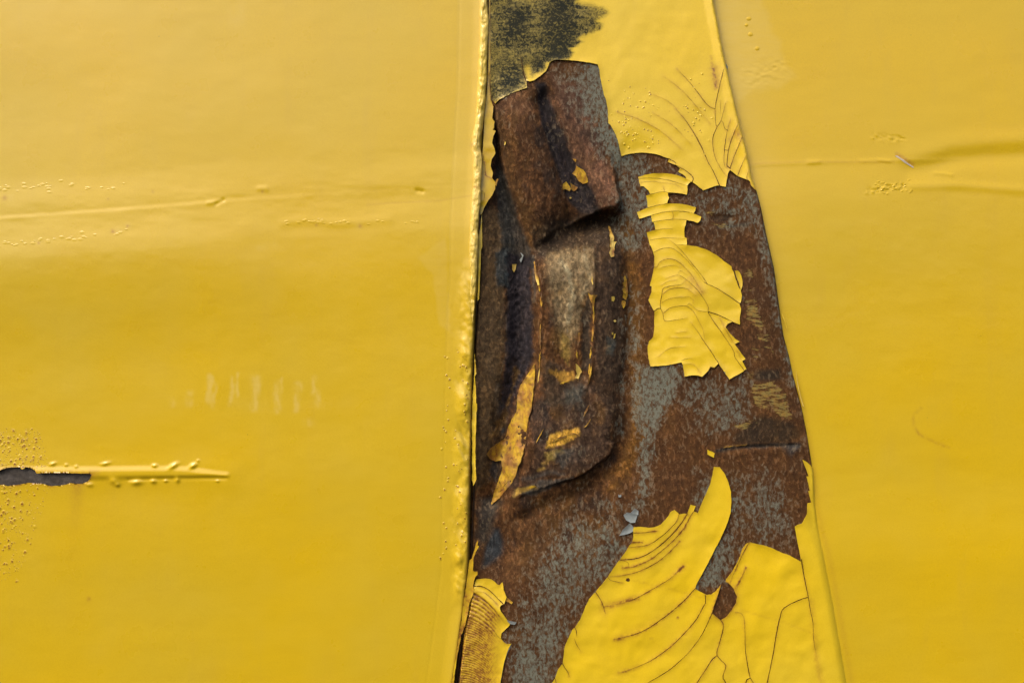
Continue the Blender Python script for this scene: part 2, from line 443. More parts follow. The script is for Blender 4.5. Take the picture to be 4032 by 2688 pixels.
def left_h(u, v):
    e = interp(EDGE_L, v); d = e - u
    vc = np.interp(u, [-300, 0, 500, 1000, 1400, 1900], [870, 862, 828, 786, 762, 735])
    w = v - vc
    fl = 0.55 + 0.45 * sstep(1250, 500, u) + 0.25 * sstep(1300, 1700, u)
    # profile of a long shallow crease: integrate slopes
    h = 6.0 * sstep(-160, -15, w) * fl + 2.2 * sstep(-15, 6, w) * (0.25 + 0.75 * sstep(1300, 700, u)) + 9 * fl * sstep(0, 170, w) - 14 * fl * sstep(150, 620, w)
    h = h + 2.5 * fbm(u / 160, v / 60, 61, 3) * np.exp(-(w / 130) ** 2)
    h = h + 1.3 * np.exp(-(seg_dist(u, v, P('L4 1380,470 1480,452 1660,470 1900,450')) / 20) ** 2)
    h = h + 1.6 * np.exp(-(seg_dist(u, v, P('L4 1270,300 1300,302')) / 12) ** 2) - 3 * np.exp(-(seg_dist(u, v, P('L4 1060,375 1090,360')) / 8) ** 2) + 1.6 * np.exp(-(seg_dist(u, v, P('L4 1020,372 1080,362')) / 9) ** 2)
    h = h - 3 * np.exp(-(seg_dist(u, v, P('L4 2035,312 2058,316')) / 8) ** 2)
    h = h + 8 * fbm(u / 700, v / 500, 71, 2) + 0.8 * fbm(u / 90, v / 60, 73, 3)
    # bulged seam ending in the torn slit
    dr, pr = seg_dist(u, v, P('L5 -200,520 0,515 300,510 700,512 1100,508 1400,508 1620,518 1755,528'), param=True)
    hw = 27 - 13 * sstep(0.80, 1.0, pr)
    h = h + 5.5 * sstep(hw + 4, hw - 22, dr) + 3 * np.exp(-(dr / 60) ** 2)
    h = h - 2 * np.exp(-(seg_dist(u, v, P('L5 1000,560 1400,548 1750,548')) / 7) ** 2)
    for (bx, by, a, b, t, hh) in [(1345,455,20,9,-.5,8),(1495,455,17,9,-.5,8),(1200,453,11,6,0,6),(820,438,18,6,-.2,5),(415,440,14,6,-.3,5),(890,570,20,14,.3,7),(1060,580,22,12,-.1,7),(1190,572,12,9,0,6),(1375,562,9,12,0,6),(915,600,10,8,0,5),(1285,570,8,5,0,5),(1685,572,7,4,0,4),(700,600,14,8,0,4),(520,448,6,5,0,4),(598,460,6,5,0,4),(1535,415,5,4,0,4)]:
        x = bx * .5102 - u; y = 1600 + by * .5102 - v
        xr = x * math.cos(t) + y * math.sin(t); yr = -x * math.sin(t) + y * math.cos(t)
        h = h + hh * np.exp(-((xr / a) ** 2 + (yr / b) ** 2) * 1.2)
    # crumpled lip along the post
    lip = sstep(1000, 1120, v) * (1 - sstep(2280, 2420, v)) 
    cr = fbm((u - v * 0.5) / 60, (v + u * 0.7) / 150, 81, 3)
    h = h + lip * (15 * np.exp(-((d - 26) / 32) ** 2) * (0.55 + 2.4 * cr) + 10 * fbm(u / 24, v / 38, 85, 4) * np.exp(-(d / 55) ** 2))
    h = h + 5 * sstep(60, 0, d) * (1 - lip)
    h = h + 3.5 * np.exp(-np.clip(np.abs(sdf(u, v, SLIT)), 0, 60) / 7) * (u < 420) * (np.abs(v - 1880) < 90) if False else h
    h = h - 55 * np.clip((5 - d) / 5, 0, 1) ** 1.5 - 7 * np.clip((18 - d) / 18, 0, 1) ** 2
    h = h - 4.0 * np.exp(-((d - 108) / 5) ** 2) * 0.12 * (v > -1e4)
    return h + 2

def right_h(u, v):
    h = -24 + 13 * sstep(1850, 2250, v) + 4 * fbm(u / 500, v / 400, 91, 3) + 0.7 * fbm(u / 90, v / 50, 93, 3)
    vc = np.interp(u, [2900, 3200, 3500, 3700, 4400], [648, 636, 628, 625, 596])
    w = v - vc
    h = h + 0.9 * np.exp(-(w / 9) ** 2) * (0.5 + 1.3 * np.clip(fbm(u / 70, v / 30, 95, 3) + 0.3, 0, 1)) * sstep(3900, 3600, u) + 5 * sstep(-60, 160, w) - 5 * sstep(160, 620, w)
    # pressed crease on the right
    a = seg_dist(u, v, P('T6 1480,1150 1600,1130 1760,1085 1980,1055 2234,1045 2600,1030'))
    h = h - 5 * np.exp(-(a / 42) ** 2) + 4 * np.exp(-(seg_dist(u, v, P('T6 1500,1080 1700,1020 2000,985 2400,960')) / 50) ** 2)
    h = h + 1.1 * np.exp(-(seg_dist(u, v, P('T6 1640,1180 1700,1185 1760,1195')) / 7) ** 2) + 2 * np.exp(-(seg_dist(u, v, P('T6 1480,1270 1800,1265 2300,1300')) / 18) ** 2)
    h = h + 1.2 * np.exp(-(seg_dist(u, v, P('T6 770,1108 840,1102')) / 9) ** 2) + 1.0 * np.exp(-(seg_dist(u, v, P('T6 1250,1090 1330,1100')) / 6) ** 2)
    h = h + 2.2 * fbm(u / 14, v / 9, 97, 3) * np.exp(-(seg_dist(u, v, P('T6 1230,930 1420,945')) / 14) ** 2) * 3
    h = h + 2.5 * fbm(u / 12, v / 8, 98, 3) * np.exp(-(seg_dist(u, v, P('T6 1180,1310 1420,1265')) / 14) ** 2) * 3
    h = h + 2.5 * fbm(u / 16, v / 10, 99, 3) * np.exp(-(seg_dist(u, v, P('T6 380,520 560,450')) / 50) ** 2)
    return h

# ------------------------------------------------------------------ the thing and its three pieces
body = empty('metal_container', None,
             label='yellow painted steel container wall with a crushed rusty post between two dented panels', category='container')
post = empty('corner_post', body, label='yellow post with its middle crushed, paint cracked off and steel rusted')

# --- rusty steel of the post
VR = np.concatenate([np.linspace(-600, -130, 24), np.linspace(-110, 2800, 800), np.linspace(2820, 3250, 24)])
NR, NC = len(VR), 400
vv = VR[:, None] * np.ones((1, NC))
lo = interp(EDGE_P, vv[:, 0])[:, None] - 26; hi = interp(EDGE_R, vv[:, 0])[:, None]
ss = np.linspace(0, 1, NC)[None, :]
uu = lo + (hi - lo) * ss
HH = pillar_h(uu, vv)

def post_h(u, v):                           # bilinear lookup of the post's surface
    u = np.asarray(u, float); v = np.asarray(v, float)
    r = np.clip(np.interp(v, VR, np.arange(NR)), 0, NR - 1.001)
    l = interp(EDGE_P, v) - 26; g = interp(EDGE_R, v)
    c = np.clip((u - l) / (g - l) * (NC - 1), 0, NC - 1.001)
    i = r.astype(int); j = c.astype(int); a = r - i; b = c - j
    return (HH[i, j] * (1 - b) + HH[i, j + 1] * b) * (1 - a) + (HH[i + 1, j] * (1 - b) + HH[i + 1, j + 1] * b) * a

wu = uu + 22 * fbm(uu / 50, vv / 50, 101, 4); wv = vv + 22 * fbm(uu / 60, vv / 60, 105, 4)
tint = np.zeros(uu.shape + (3,)); tint[:] = (0.110, 0.046, 0.016)
gray = np.full(uu.shape, 0.16); ochre = np.zeros(uu.shape)
def patch(shape, col, feather, k=1.0, line=False, rad=0):
    global tint
    d = (seg_dist(wu, wv, P(shape)) - rad) if line else sdf(wu, wv, P(shape))
    m = sstep(feather, -feather, d)[..., None] * k
    tint = tint * (1 - m) + np.array(col) * m
def gpatch(shape, val, feather, line=False, rad=0, target=None):
    global gray, ochre
    d = (seg_dist(wu, wv, P(shape)) - rad) if line else sdf(wu, wv, P(shape))
    m = sstep(feather, -feather, d)
    if target == 'o': ochre = ochre * (1 - m) + val * m
    else: gray = gray * (1 - m) + val * m
# rust colours, with shade painted into creases, grooves and under the lobe
patch('W 1950,230 2130,200 2330,820 2100,980', (0.100, 0.043, 0.017), 40)
patch('W 1945,250 2050,220 2100,420 1990,560', (0.135, 0.060, 0.028), 40, .8)
patch('W 2180,300 2300,340 2380,600 2440,830 2340,820 2240,600', (0.150, 0.070, 0.042), 26)
patch('W 2105,322 2150,330 2190,430 2262,590 2310,690 2350,790 2368,838 2290,842 2240,790 2200,690 2152,560 2122,430', (0.034, 0.024, 0.024), 9)  # crease band darkened in colour, widening its shade
patch('W 2120,325 2200,520', (0.12, 0.12, 0.115), 5, .6, line=True)
patch('W 2190,430 2258,600', (0.22, 0.19, 0.15), 3, .55, line=True, rad=1)
patch('W 2100,850 2440,830 2440,930 2330,960 2100,1040', (0.045, 0.024, 0.013), 30, .9)  # painted shadow below the lobe's overhanging edge
patch('W 1890,850 1990,820 1990,1900 1875,1900', (0.088, 0.048, 0.022), 25)
patch('W 1950,560 1985,700 2020,900 2030,1000 1980,1000 1965,800', (0.055, 0.047, 0.042), 18)
patch('W 2002,980 2075,1000 2095,1200 2092,1420 2060,1500 2010,1560 1990,1480 2000,1200', (0.026, 0.020, 0.024), 12)  # groove coloured near black to deepen its shade
patch('W 2015,1200 2070,1200 2065,1380 2030,1440', (0.046, 0.036, 0.044), 18)
patch('Z3 640,80 740,60 760,270 640,260', (0.045, 0.052, 0.055), 12)
patch('Z3 660,360 750,340 740,540 620,540', (0.045, 0.052, 0.055), 12)
patch('Z3 1060,180 1060,700', (0.10, 0.11, 0.105), 8, .7, line=True, rad=3)
patch('Z4 560,640 740,620 740,760 600,880 540,860', (0.036, 0.038, 0.042), 12)
patch('Z4 1230,700 1240,1568', (0.1, .05, .02), 30, .3, line=True)
patch('W 2160,1000 2335,960 2330,1130 2280,1200 2270,1300 2200,1230 2150,1100', (0.22, 0.15, 0.08), 30)
patch('W 2190,1270 2260,1250 2250,1400 2190,1360', (0.20, 0.125, 0.045), 22, .8)
patch('W 2345,960 2450,960 2450,1500 2350,1500', (0.075, 0.042, 0.026), 20)
patch('W 2120,1580 2420,1560 2420,1750 2300,1830 2080,1900', (0.080, 0.043, 0.026), 30)
patch('W 2470,880 2500,1100 2520,1500 2490,1800 2420,1880', (0.155, 0.066, 0.011), 30, .85, line=True, rad=22)
patch('W 2520,1560 2530,1740', (0.20, 0.078, 0.010), 22, .8, line=True, rad=6)
patch('W 2380,1250 2440,1700 2300,1900', (0.06, 0.03, 0.014), 25, .5, line=True)
patch('W 2080,2000 2300,1960 2150,2200 2000,2280', (0.115, 0.052, 0.020), 40)
patch('W 2000,2080 2200,1960 2450,1900', (0.085, 0.037, 0.013), 30, .8, line=True, rad=30)
patch('Z5 860,400 930,400 1000,560 980,700 860,820 740,880 760,640', (0.040, 0.042, 0.048), 14)
patch('Z5 700,60 980,60 800,560 700,640', (0.060, 0.045, 0.034), 18)
patch('R3 1000,800 1200,690 1400,740 1570,790 1640,940 1500,1040 1000,1060 860,1050 900,940', (0.052, 0.030, 0.016), 16)
patch('R3 1120,170 1400,160 1430,280 1120,290', (0.052, 0.033, 0.020), 14)
patch('R3 660,1130 1000,1080 1650,1060', (0.040, 0.034, 0.030), 7, .9, line=True, rad=8)  # recessed crease darkened in colour
patch('R3 740,1085 1020,1055', (0.36, 0.20, 0.06), 3, .8, line=True, rad=1)  # painted highlight line along that crease
patch('R3 1440,1050 1640,1030 1650,1100 1560,1180 1450,1100', (0.070, 0.063, 0.062), 14, .8)
patch('R1 1190,1210 1330,1180 1480,1200 1400,1260 1260,1270', (0.035, 0.021, 0.012), 6)  # small dent darkened to look recessed
patch('R1 1280,1330 1640,1300', (0.060, 0.075, 0.070), 9, .7, line=True, rad=6)
patch('R1 850,740 2000,2600', (0.09, 0.043, 0.020), 60, .3, line=True, rad=60)
patch('Z4 1240,820 1420,760 1580,740 1600,790 1400,850 1260,880', (0.42, 0.23, 0.045), 10, .85)
patch('Z4 1170,1010 1330,950 1230,1080', (0.30, 0.20, 0.06), 9, .7)
patch('Z4 1360,90 1500,60 1540,110 1400,180', (0.33, 0.17, 0.04), 9, .8)
patch('Z4 950,1300 1250,1230 1400,1240', (0.11, 0.105, 0.10), 12, .6, line=True, rad=6)
patch('Z4 1280,400 1700,250', (0.11, 0.10, 0.095), 18, .35, line=True, rad=20)
for s in ['Z4 970,1410 1050,1385', 'Z4 815,1500 860,1440', 'Z4 1160,1120 1200,1110', 'Z4 1120,1190 1160,1180', 'Z4 1370,990 1400,980']:
    patch(s, (0.45, 0.27, 0.07), 6, .9, line=True, rad=6)
for s in ['Z3 745,390 745,900 720,1250 700,1440 660,1568', 'Z4 670,0 640,160', 'Z2 690,1100 700,1568', 'Z1 1180,1080 1390,1568']:
    patch(s, (0.24, 0.21, 0.16), 3, .7, line=True, rad=.5)
patch('Z4 610,170 650,200 640,380 700,420 660,600 610,560', (0.17, 0.16, 0.15), 8, .8)
patch('Z2 1560,790 1700,850 1770,900 1680,930 1600,900', (0.16, 0.15, 0.15), 9, .6)
# primer still showing
gpatch('W 2180,250 2420,240 2480,640 2380,640 2250,420', 0.62, 50)
gpatch('W 2290,245 2375,245 2400,420 2440,560 2470,640 2400,600 2350,460', 1.0, 22)
gpatch('W 1960,300 2080,290 2090,450 2000,520', 0.35, 40)
gpatch('W 2400,600 2540,610 2620,700 2600,900 2500,1000 2420,1000 2420,700', 0.70, 30)
gpatch('W 2640,560 2760,640 2950,700 3000,900 2800,960 2650,900', 0.42, 60)
gpatch('W 2960,780 3040,1050 3090,1300 3130,1500', 0.62, 34, line=True, rad=28)
gpatch('W 2460,1100 2530,1150 2520,1440 2450,1440', 0.45, 30)
gpatch('W 2515,1430 2680,1430 2660,1560 2580,1680 2530,1760 2500,1640', 0.98, 34)
gpatch('W 2560,1640 2530,1900 2520,2000', 0.68, 30, line=True, rad=26)
gpatch('W 2700,1500 2950,1490 2960,1640 2860,1720 2700,1720', 0.56, 60)
gpatch('W 2440,1150 2450,1450 2440,1700', 0.58, 26, line=True, rad=10)
gpatch('W 2060,2260 2250,2020 2480,1980 2440,2240 2300,2400 2200,2560 2140,2800 2000,2800 2000,2500', 0.58, 70)
gpatch('W 2100,2450 2170,2450 2130,2800 2000,2800', 0.80, 60)
gpatch('W 2740,1850 3100,1850 3130,2100 2900,2240 2740,2300', 0.50, 60)
gpatch('W 2760,2120 2880,2060 2850,2300 2750,2320', 0.72, 40)
gpatch('W 2170,1000 2330,990 2330,1130 2260,1300 2180,1260', 0.20, 30)
gpatch('R3 1000,800 1400,740 1640,940 1500,1040 900,1050', 0.05, 20)
gpatch('W 1890,860 2090,860 2090,1950 1880,1950', 0.14, 20)
gpatch('W 2340,960 2440,960 2440,1650 2340,1650', 0.18, 20)
gpatch('R1 1190,1210 1330,1180 1480,1200 1400,1260 1260,1270', 0.0, 6)
# scraped yellow
for s, k in [('R2 1400,330 1530,330 1550,460 1430,450', .85), ('R2 1470,550 1560,540 1560,590 1470,590', .7), ('R2 1440,690 1600,680 1620,860 1700,980 1680,1060 1560,1000 1450,900', .85),
             ('R2 1560,1080 1740,1080 1780,1180 1640,1180', .95), ('R2 1500,1240 1800,1240 1800,1300 1500,1300', .8), ('R2 1520,1330 1640,1330 1600,1470 1480,1400', .7),
             ('R3 1000,180 1120,180 1100,300 1020,300', .8), ('R3 1100,330 1340,300 1500,440 1540,600 1560,760 1400,720 1300,620 1120,600 1060,430', .98), ('R3 860,840 1000,760 1200,700 1180,760 990,880', .85),
             ('R1 1110,1150 1290,1120 1220,1200 1160,1200', .8), ('R1 1190,1270 1400,1275 1400,1340 1280,1340', .9), ('R3 1320,110 1400,120 1400,150', .6), ('R1 1900,1000 1910,1010 1900,1015', .2)]:
    gpatch(s, k, 9, target='o')
gray = np.clip(gray + (0.42 * fbm(uu / 70, vv / 90, 121, 3) + 0.40 * fbm(uu / 22, vv / 26, 123, 3)) * sstep(0.02, 0.25, gray), 0, 1)
dent = (1 - sstep(2400, 2560, uu)) * sstep(300, 500, vv) * (1 - sstep(2080, 2300, vv))
n_a = fbm(uu / 17, vv / 34, 131, 4); n_b = fbm(wu / 56, wv / 90, 133, 4); n_c = fbm(uu / 8, vv / 12, 135, 3)
k_ = (0.45 + 0.55 * dent)[..., None]
tint = tint * np.exp(k_ * (1.1 * n_a + 1.0 * n_c)[..., None])
org = (sstep(0.05, 0.24, n_b) * (0.15 + 0.30 * dent))[..., None]
tint = tint * (1 - org) + (np.array((0.150, 0.070, 0.017)) * np.exp(1.2 * n_a)[..., None]) * org
blk = (sstep(-0.05, -0.24, n_b) * (0.12 + 0.45 * dent))[..., None]
tint = tint * (1 - blk) + np.array((0.034, 0.026, 0.024)) * blk
wu = uu + 12 * fbm(uu / 34, vv / 34, 141, 4); wv = vv + 12 * fbm(uu / 34, vv / 34, 143, 4)
keepn = np.exp(0.9 * n_c + 0.7 * n_a)[..., None]
def over(shape, col, feather, k=1.0, line=False, rad=0):  # second pass of rust colours; dark fold patches carry painted shade
    global tint
    d = (seg_dist(wu, wv, P(shape)) - rad) if line else sdf(wu, wv, P(shape))
    d = d + feather * 2.2 * fbm(uu / 11, vv / 15, 151, 3)
    m = sstep(feather, -feather, d)[..., None] * k
    tint = tint * (1 - m) + np.array(col) * keepn * m
over('D 125,480 160,440 195,450 208,700 200,950 180,1200 150,1400 95,1430 100,900', (0.082, 0.050, 0.024), 14, .75)
over('D 172,300 190,300 215,345 250,470 300,590 302,660 225,650 196,560 180,440', (0.046, 0.042, 0.038), 9, .85)  # recessed strip darkened so the lobe's edge stands out
over('D 165,110 190,250 230,400 262,500 300,585 320,600 300,500 250,340 200,120', (0.115, 0.056, 0.018), 14, .6)
over('D 216,600 296,620 306,960 262,1050 215,1190 188,1170 205,1000 216,900', (0.027, 0.021, 0.026), 9, .92)  # groove shade painted again over the noise
over('D 175,600 215,585 222,720 178,715', (0.036, 0.044, 0.050), 8, .8)
over('D 318,25 345,25 382,130 424,240 455,300 500,350 522,430 470,452 428,425 402,350 372,265 338,170', (0.031, 0.023, 0.025), 7, .92)  # crease shade painted again over the noise
over('D 350,40 385,95 440,170 500,290 560,400 596,455 545,452 510,400 470,320 428,240 390,150', (0.150, 0.072, 0.040), 10, .7)
over('D 300,520 520,470 610,480 600,560 480,590 320,610', (0.046, 0.030, 0.018), 18, .7)  # overhang shadow painted again over the noise
over('D 368,612 440,596 512,598 508,720 474,785 450,900 412,930 392,850 362,780', (0.25, 0.175, 0.095), 24, .75)
over('D 400,640 430,680 440,760 420,840', (0.40, 0.34, 0.22), 12, .6, line=True, rad=8)
over('D 480,620 495,700 470,760', (0.38, 0.30, 0.18), 10, .6, line=True, rad=5)
over('D 455,640 460,760 440,820', (0.11, 0.055, 0.025), 9, .55, line=True, rad=3)
over('D 400,880 430,900 425,990 400,960', (0.26, 0.165, 0.035), 9, .7)
over('D 472,800 500,745 502,1000 468,1010', (0.044, 0.033, 0.024), 6, .85)
over('D 518,540 606,560 616,940 580,1180 512,1060', (0.062, 0.037, 0.023), 12, .75)
over('D 555,890 585,900 580,960 555,950', (0.060, 0.068, 0.066), 8, .7)
over('D 330,960 480,1040 480,1150 340,1120', (0.060, 0.047, 0.037), 18, .6)
over('D 410,1080 490,1050 470,1110 420,1120', (0.085, 0.085, 0.075), 12, .6)
over('D 350,1010 440,1015 455,1040 400,1050', (0.48, 0.25, 0.04), 9, .85)
over('D 360,1230 460,1205 468,1225 400,1262 350,1275', (0.66, 0.36, 0.05), 7, .95)
over('D 345,1290 400,1275 380,1310 350,1315', (0.36, 0.24, 0.06), 7, .8)
over('D 370,1290 470,1260 500,1290 400,1345', (0.062, 0.060, 0.058), 12, .7)
over('D 470,1180 555,1200 550,1320 440,1370 420,1340', (0.085, 0.047, 0.030), 14, .7)
over('D 240,1430 330,1385 440,1375 400,1400 300,1440', (0.095, 0.090, 0.082), 8, .7)
over('D 240,1420 310,1400 320,1412 245,1436', (0.45, 0.27, 0.05), 5, .8)
over('D 150,1250 210,1130 260,1010 240,1000 215,1190 190,1240', (0.20, 0.105, 0.028), 10, .6)
over('D 160,1330 190,1300 180,1390 150,1390', (0.038, 0.036, 0.038), 10, .8)
over('D 640,980 668,1100 660,1250 620,1380 560,1420', (0.185, 0.080, 0.014), 16, .8, line=True, rad=8)
over('D 612,620 625,700 622,900 590,1200 560,1330', (0.040, 0.022, 0.012), 12, .7, line=True, rad=6)
gray = gray * (1 - 0.75 * sstep(12, -12, sdf(wu, wv, P('D 170,250 300,590 306,960 210,1200 120,1430 95,1430 100,480'))))
mesh_obj('rusted_steel', to3(uu, vv, HH).reshape(-1, 3), grid_faces(NR, NC), M_RUST, post,
         dict(tint=tint.reshape(-1, 3), gray=gray.ravel(), ochre=ochre.ravel()), label='crushed steel face of the post, brown rust over grey primer')

# ------------------------------------------------------------------ left and right panels
def panel(name, lofn, hifn, nr, nc, hfn, mat, label, density=1.0, v0=-110, v1=2800, hole=None, attrs=None, parent=body, smap=None):
    v = np.concatenate([np.linspace(-600, v0 - 15, 30), np.linspace(v0, v1, nr), np.linspace(v1 + 15, 3250, 30)])[:, None] * np.ones((1, nc)); nr = nr + 60
    s = smap[None, :] if smap is not None else np.linspace(0, 1, nc)[None, :]
    nc = s.shape[1]; v = v[:, :1] * np.ones((1, nc))
    lo = lofn(v[:, 0])[:, None]; hi = hifn(v[:, 0])[:, None]
    u = lo + (hi - lo) * s
    keep = None
    if hole is not None:
        near = (u < hole[1]) & (v > hole[2]) & (v < hole[3])
        d = np.full(u.shape, 1e3); d[near] = sdf(u[near], v[near], hole[0])
        e = 0.5
        gx = np.zeros(u.shape); gy = np.zeros(u.shape)
        gx[near] = (sdf(u[near] + e, v[near], hole[0]) - d[near]) / e; gy[near] = (sdf(u[near], v[near] + e, hole[0]) - d[near]) / e
        snap = np.abs(d) < 3.0
        u = np.where(snap, u - d * gx, u); v = np.where(snap, v - d * gy, v)
        keep = np.where(snap, 0.0, d)
    h = hfn(u, v)
    f = grid_faces(nr, nc)
    if keep is not None:
        dm = keep.ravel()[f]
        f = f[~(dm.mean(1) < -0.3)]
    at = {k: fn(u, v, h).ravel() for k, fn in (attrs or {}).items()}
    return mesh_obj(name, to3(u, v, h).reshape(-1, 3), f, mat, parent, at, label=label)

SLIT = P('L5 -400,470 -100,500 0,497 30,480 70,468 140,464 200,463 250,470 285,490 297,513 340,508 420,507 500,507 600,511 721,513 712,540 690,570 650,590 625,594 590,590 550,586 520,598 470,605 400,610 370,602 330,590 280,590 230,584 190,592 150,600 100,604 70,612 40,598 0,602 -400,640')
def left_stain(u, v, h):
    s = 0.75 * np.exp(-(np.clip(sdf(u, v, SLIT), 0, 1e9) / 7)) * (0.5 + fbm(u / 20, v / 10, 203, 3))
    s = s + 0.20 * np.exp(-(seg_dist(u, v, P('L5 720,505 760,505')) / 14) ** 2)
    s = s + 0.22 * np.exp(-((u - 305 - (1950 - v) * 0.06) / 24) ** 2) * sstep(1880, 1915, v) * np.exp(-np.clip(v - 1915, 0, 1e9) / 120)
    e = interp(EDGE_L, v)
    s = s + 0.30 * np.exp(-((e - u) / 9) ** 2) * sstep(1000, 1150, v)
    for (x, y, r) in [(352,2355,9),(22,780,10),(452,912,10),(508,892,6),(605,756,6),(1035,756,6),(1248,887,6),(1420,891,8),(430,786,5),(162,958,5),(1862,571,10)]:
        s = s + 0.35 * np.exp(-(((u - x) ** 2 + (v - y) ** 2) / r ** 2))
    s = s + 0.12 * np.exp(-(seg_dist(u, v, P('L4 1790,380 1900,372 2140,360 2300,335')) / 4) ** 2)
    return np.clip(s, 0, 1)
def left_dull(u, v, h):
    s = np.zeros(u.shape)
    n = 0.5 + fbm(u / 26, v / 120, 207, 3) * 1.6
    # row of wiped ghost strokes
    brk = sstep(-0.16, 0.12, fbm(u / 14, v / 34, 213, 4))
    wob = 16 * fbm(u / 60, v / 40, 214, 3)
    for x, w, a, y0, y1 in [(682, 14, .5, 1560, 1600), (752, 13, .6, 1535, 1605), (826, 11, 1, 1470, 1590), (846, 7, .8, 1500, 1610), (915, 9, .8, 1480, 1605), (934, 6, .8, 1465, 1560), (1006, 16, .9, 1475, 1620), (1092, 13, .9, 1490, 1625), (1108, 6, .7, 1478, 1560),
                            (1172, 13, .9, 1500, 1625), (1236, 9, .8, 1475, 1560), (1256, 10, .7, 1530, 1600), (1225, 20, .4, 1650, 1680)]:
        s = s + 1.35 * a * np.exp(-(((u + wob - x + (v - 1540) * 0.06) / w) ** 2)) * sstep(y0 - 10, y0 + 14, v + wob) * (1 - sstep(y1 - 16, y1 + 10, v + wob)) * (0.3 + 0.7 * brk)
    s = s + 0.3 * np.exp(-(((u - 1080) / 330) ** 2 + ((v - 1590) / 32) ** 2)) * n
    s = s + 0.5 * np.exp(-(((u - 930) / 34) ** 2 + ((v - 50) / 60) ** 2)) * n
    s = s + 0.5 * np.exp(-(seg_dist(u, v, P('L4 1270,590 1340,570')) / 13) ** 2) * n
    s = s + 0.6 * sstep(8, -8, sdf(u + 18 * fbm(u / 30, v / 30, 3, 3), v, P('L4 2040,640 2170,540 2200,1000 2140,960 2110,720')))*0.6
    s = s + 0.45 * np.exp(-np.clip(interp(EDGE_L, v) - u, 0, 1e9) / 22)
    for (x, y, r) in [(45,780,14),(470,912,18),(510,890,12),(1415,890,14),(1035,754,10),(160,955,14)]:
        s = s + 0.5 * np.exp(-(((u - x) ** 2 + (v - y) ** 2) / r ** 2))
    s = s + 0.28 * (interp(EDGE_L, v) - u < 116) * (1 - sstep(1100, 1500, v))
    return np.clip(s, 0, 1)
panelL = empty('left_panel', body, label='yellow sheet panel with a long shallow crease and a torn slit at its left')
panel('painted_sheet', lambda v: v * 0 - 1400.0, lambda v: interp(EDGE_L, v), 760, 560, left_h, M_PANEL, None,
      hole=(SLIT, 400, 1800, 1940), attrs=dict(stain=left_stain, dull=left_dull), parent=panelL,
      smap=np.concatenate([np.linspace(0, 0.4, 30)[:-1], np.linspace(0.4, 1, 520)]))

def right_dull(u, v, h):
    w = u + 26 * fbm(u / 40, v / 40, 303, 3); x = v + 26 * fbm(u / 40, v / 40, 305, 3)
    s = 0.50 * sstep(16, -16, sdf(w, x, P('T6 60,-200 400,-200 440,0 500,120 520,220 570,260 590,350 620,430 690,510 640,560 530,600 420,610 340,650 280,720 240,640 140,200 100,0')))
    e = interp(EDGE_R, v)
    s = s + 0.5 * np.exp(-((u - e) / 130) ** 2) * sstep(1500, 500, v)
    return np.clip(s, 0, 1)
def right_stain_shade(u, v, h):
    s = 0.34 * np.exp(-(seg_dist(u, v, P('F 2122,938 2104,952 2104,975 2116,998 2150,1015 2186,1029')) / 6) ** 2) * (0.6 + 1.6 * fbm(u / 14, v / 14, 311, 3))
    s = s + 0.16 * np.exp(-(seg_dist(u, v, P('T6 380,1115 760,1100 1060,1105 1360,1105')) / 4) ** 2)
    s = s + 0.40 * np.exp(-(seg_dist(u, v, P('T6 1380,1050 1490,1120')) / 8) ** 2)  # dark shadow painted beside the scrape
    s = s + 0.12 * np.exp(-((u - interp(EDGE_R, v)) / 12) ** 2)
    return np.clip(s, 0, 1)
panelR = empty('right_panel', body, label='yellow sheet panel behind the post with a pressed crease and a short scrape')
panel('painted_sheet', lambda v: interp(EDGE_R, v) - 40, lambda v: v * 0 + 6000.0, 700, 360, right_h, M_PANEL, None,
      attrs=dict(stain=right_stain_shade, dull=right_dull), parent=panelR,
      smap=np.concatenate([np.linspace(0, 0.44, 340)[:-1], np.linspace(0.44, 1, 50)]))

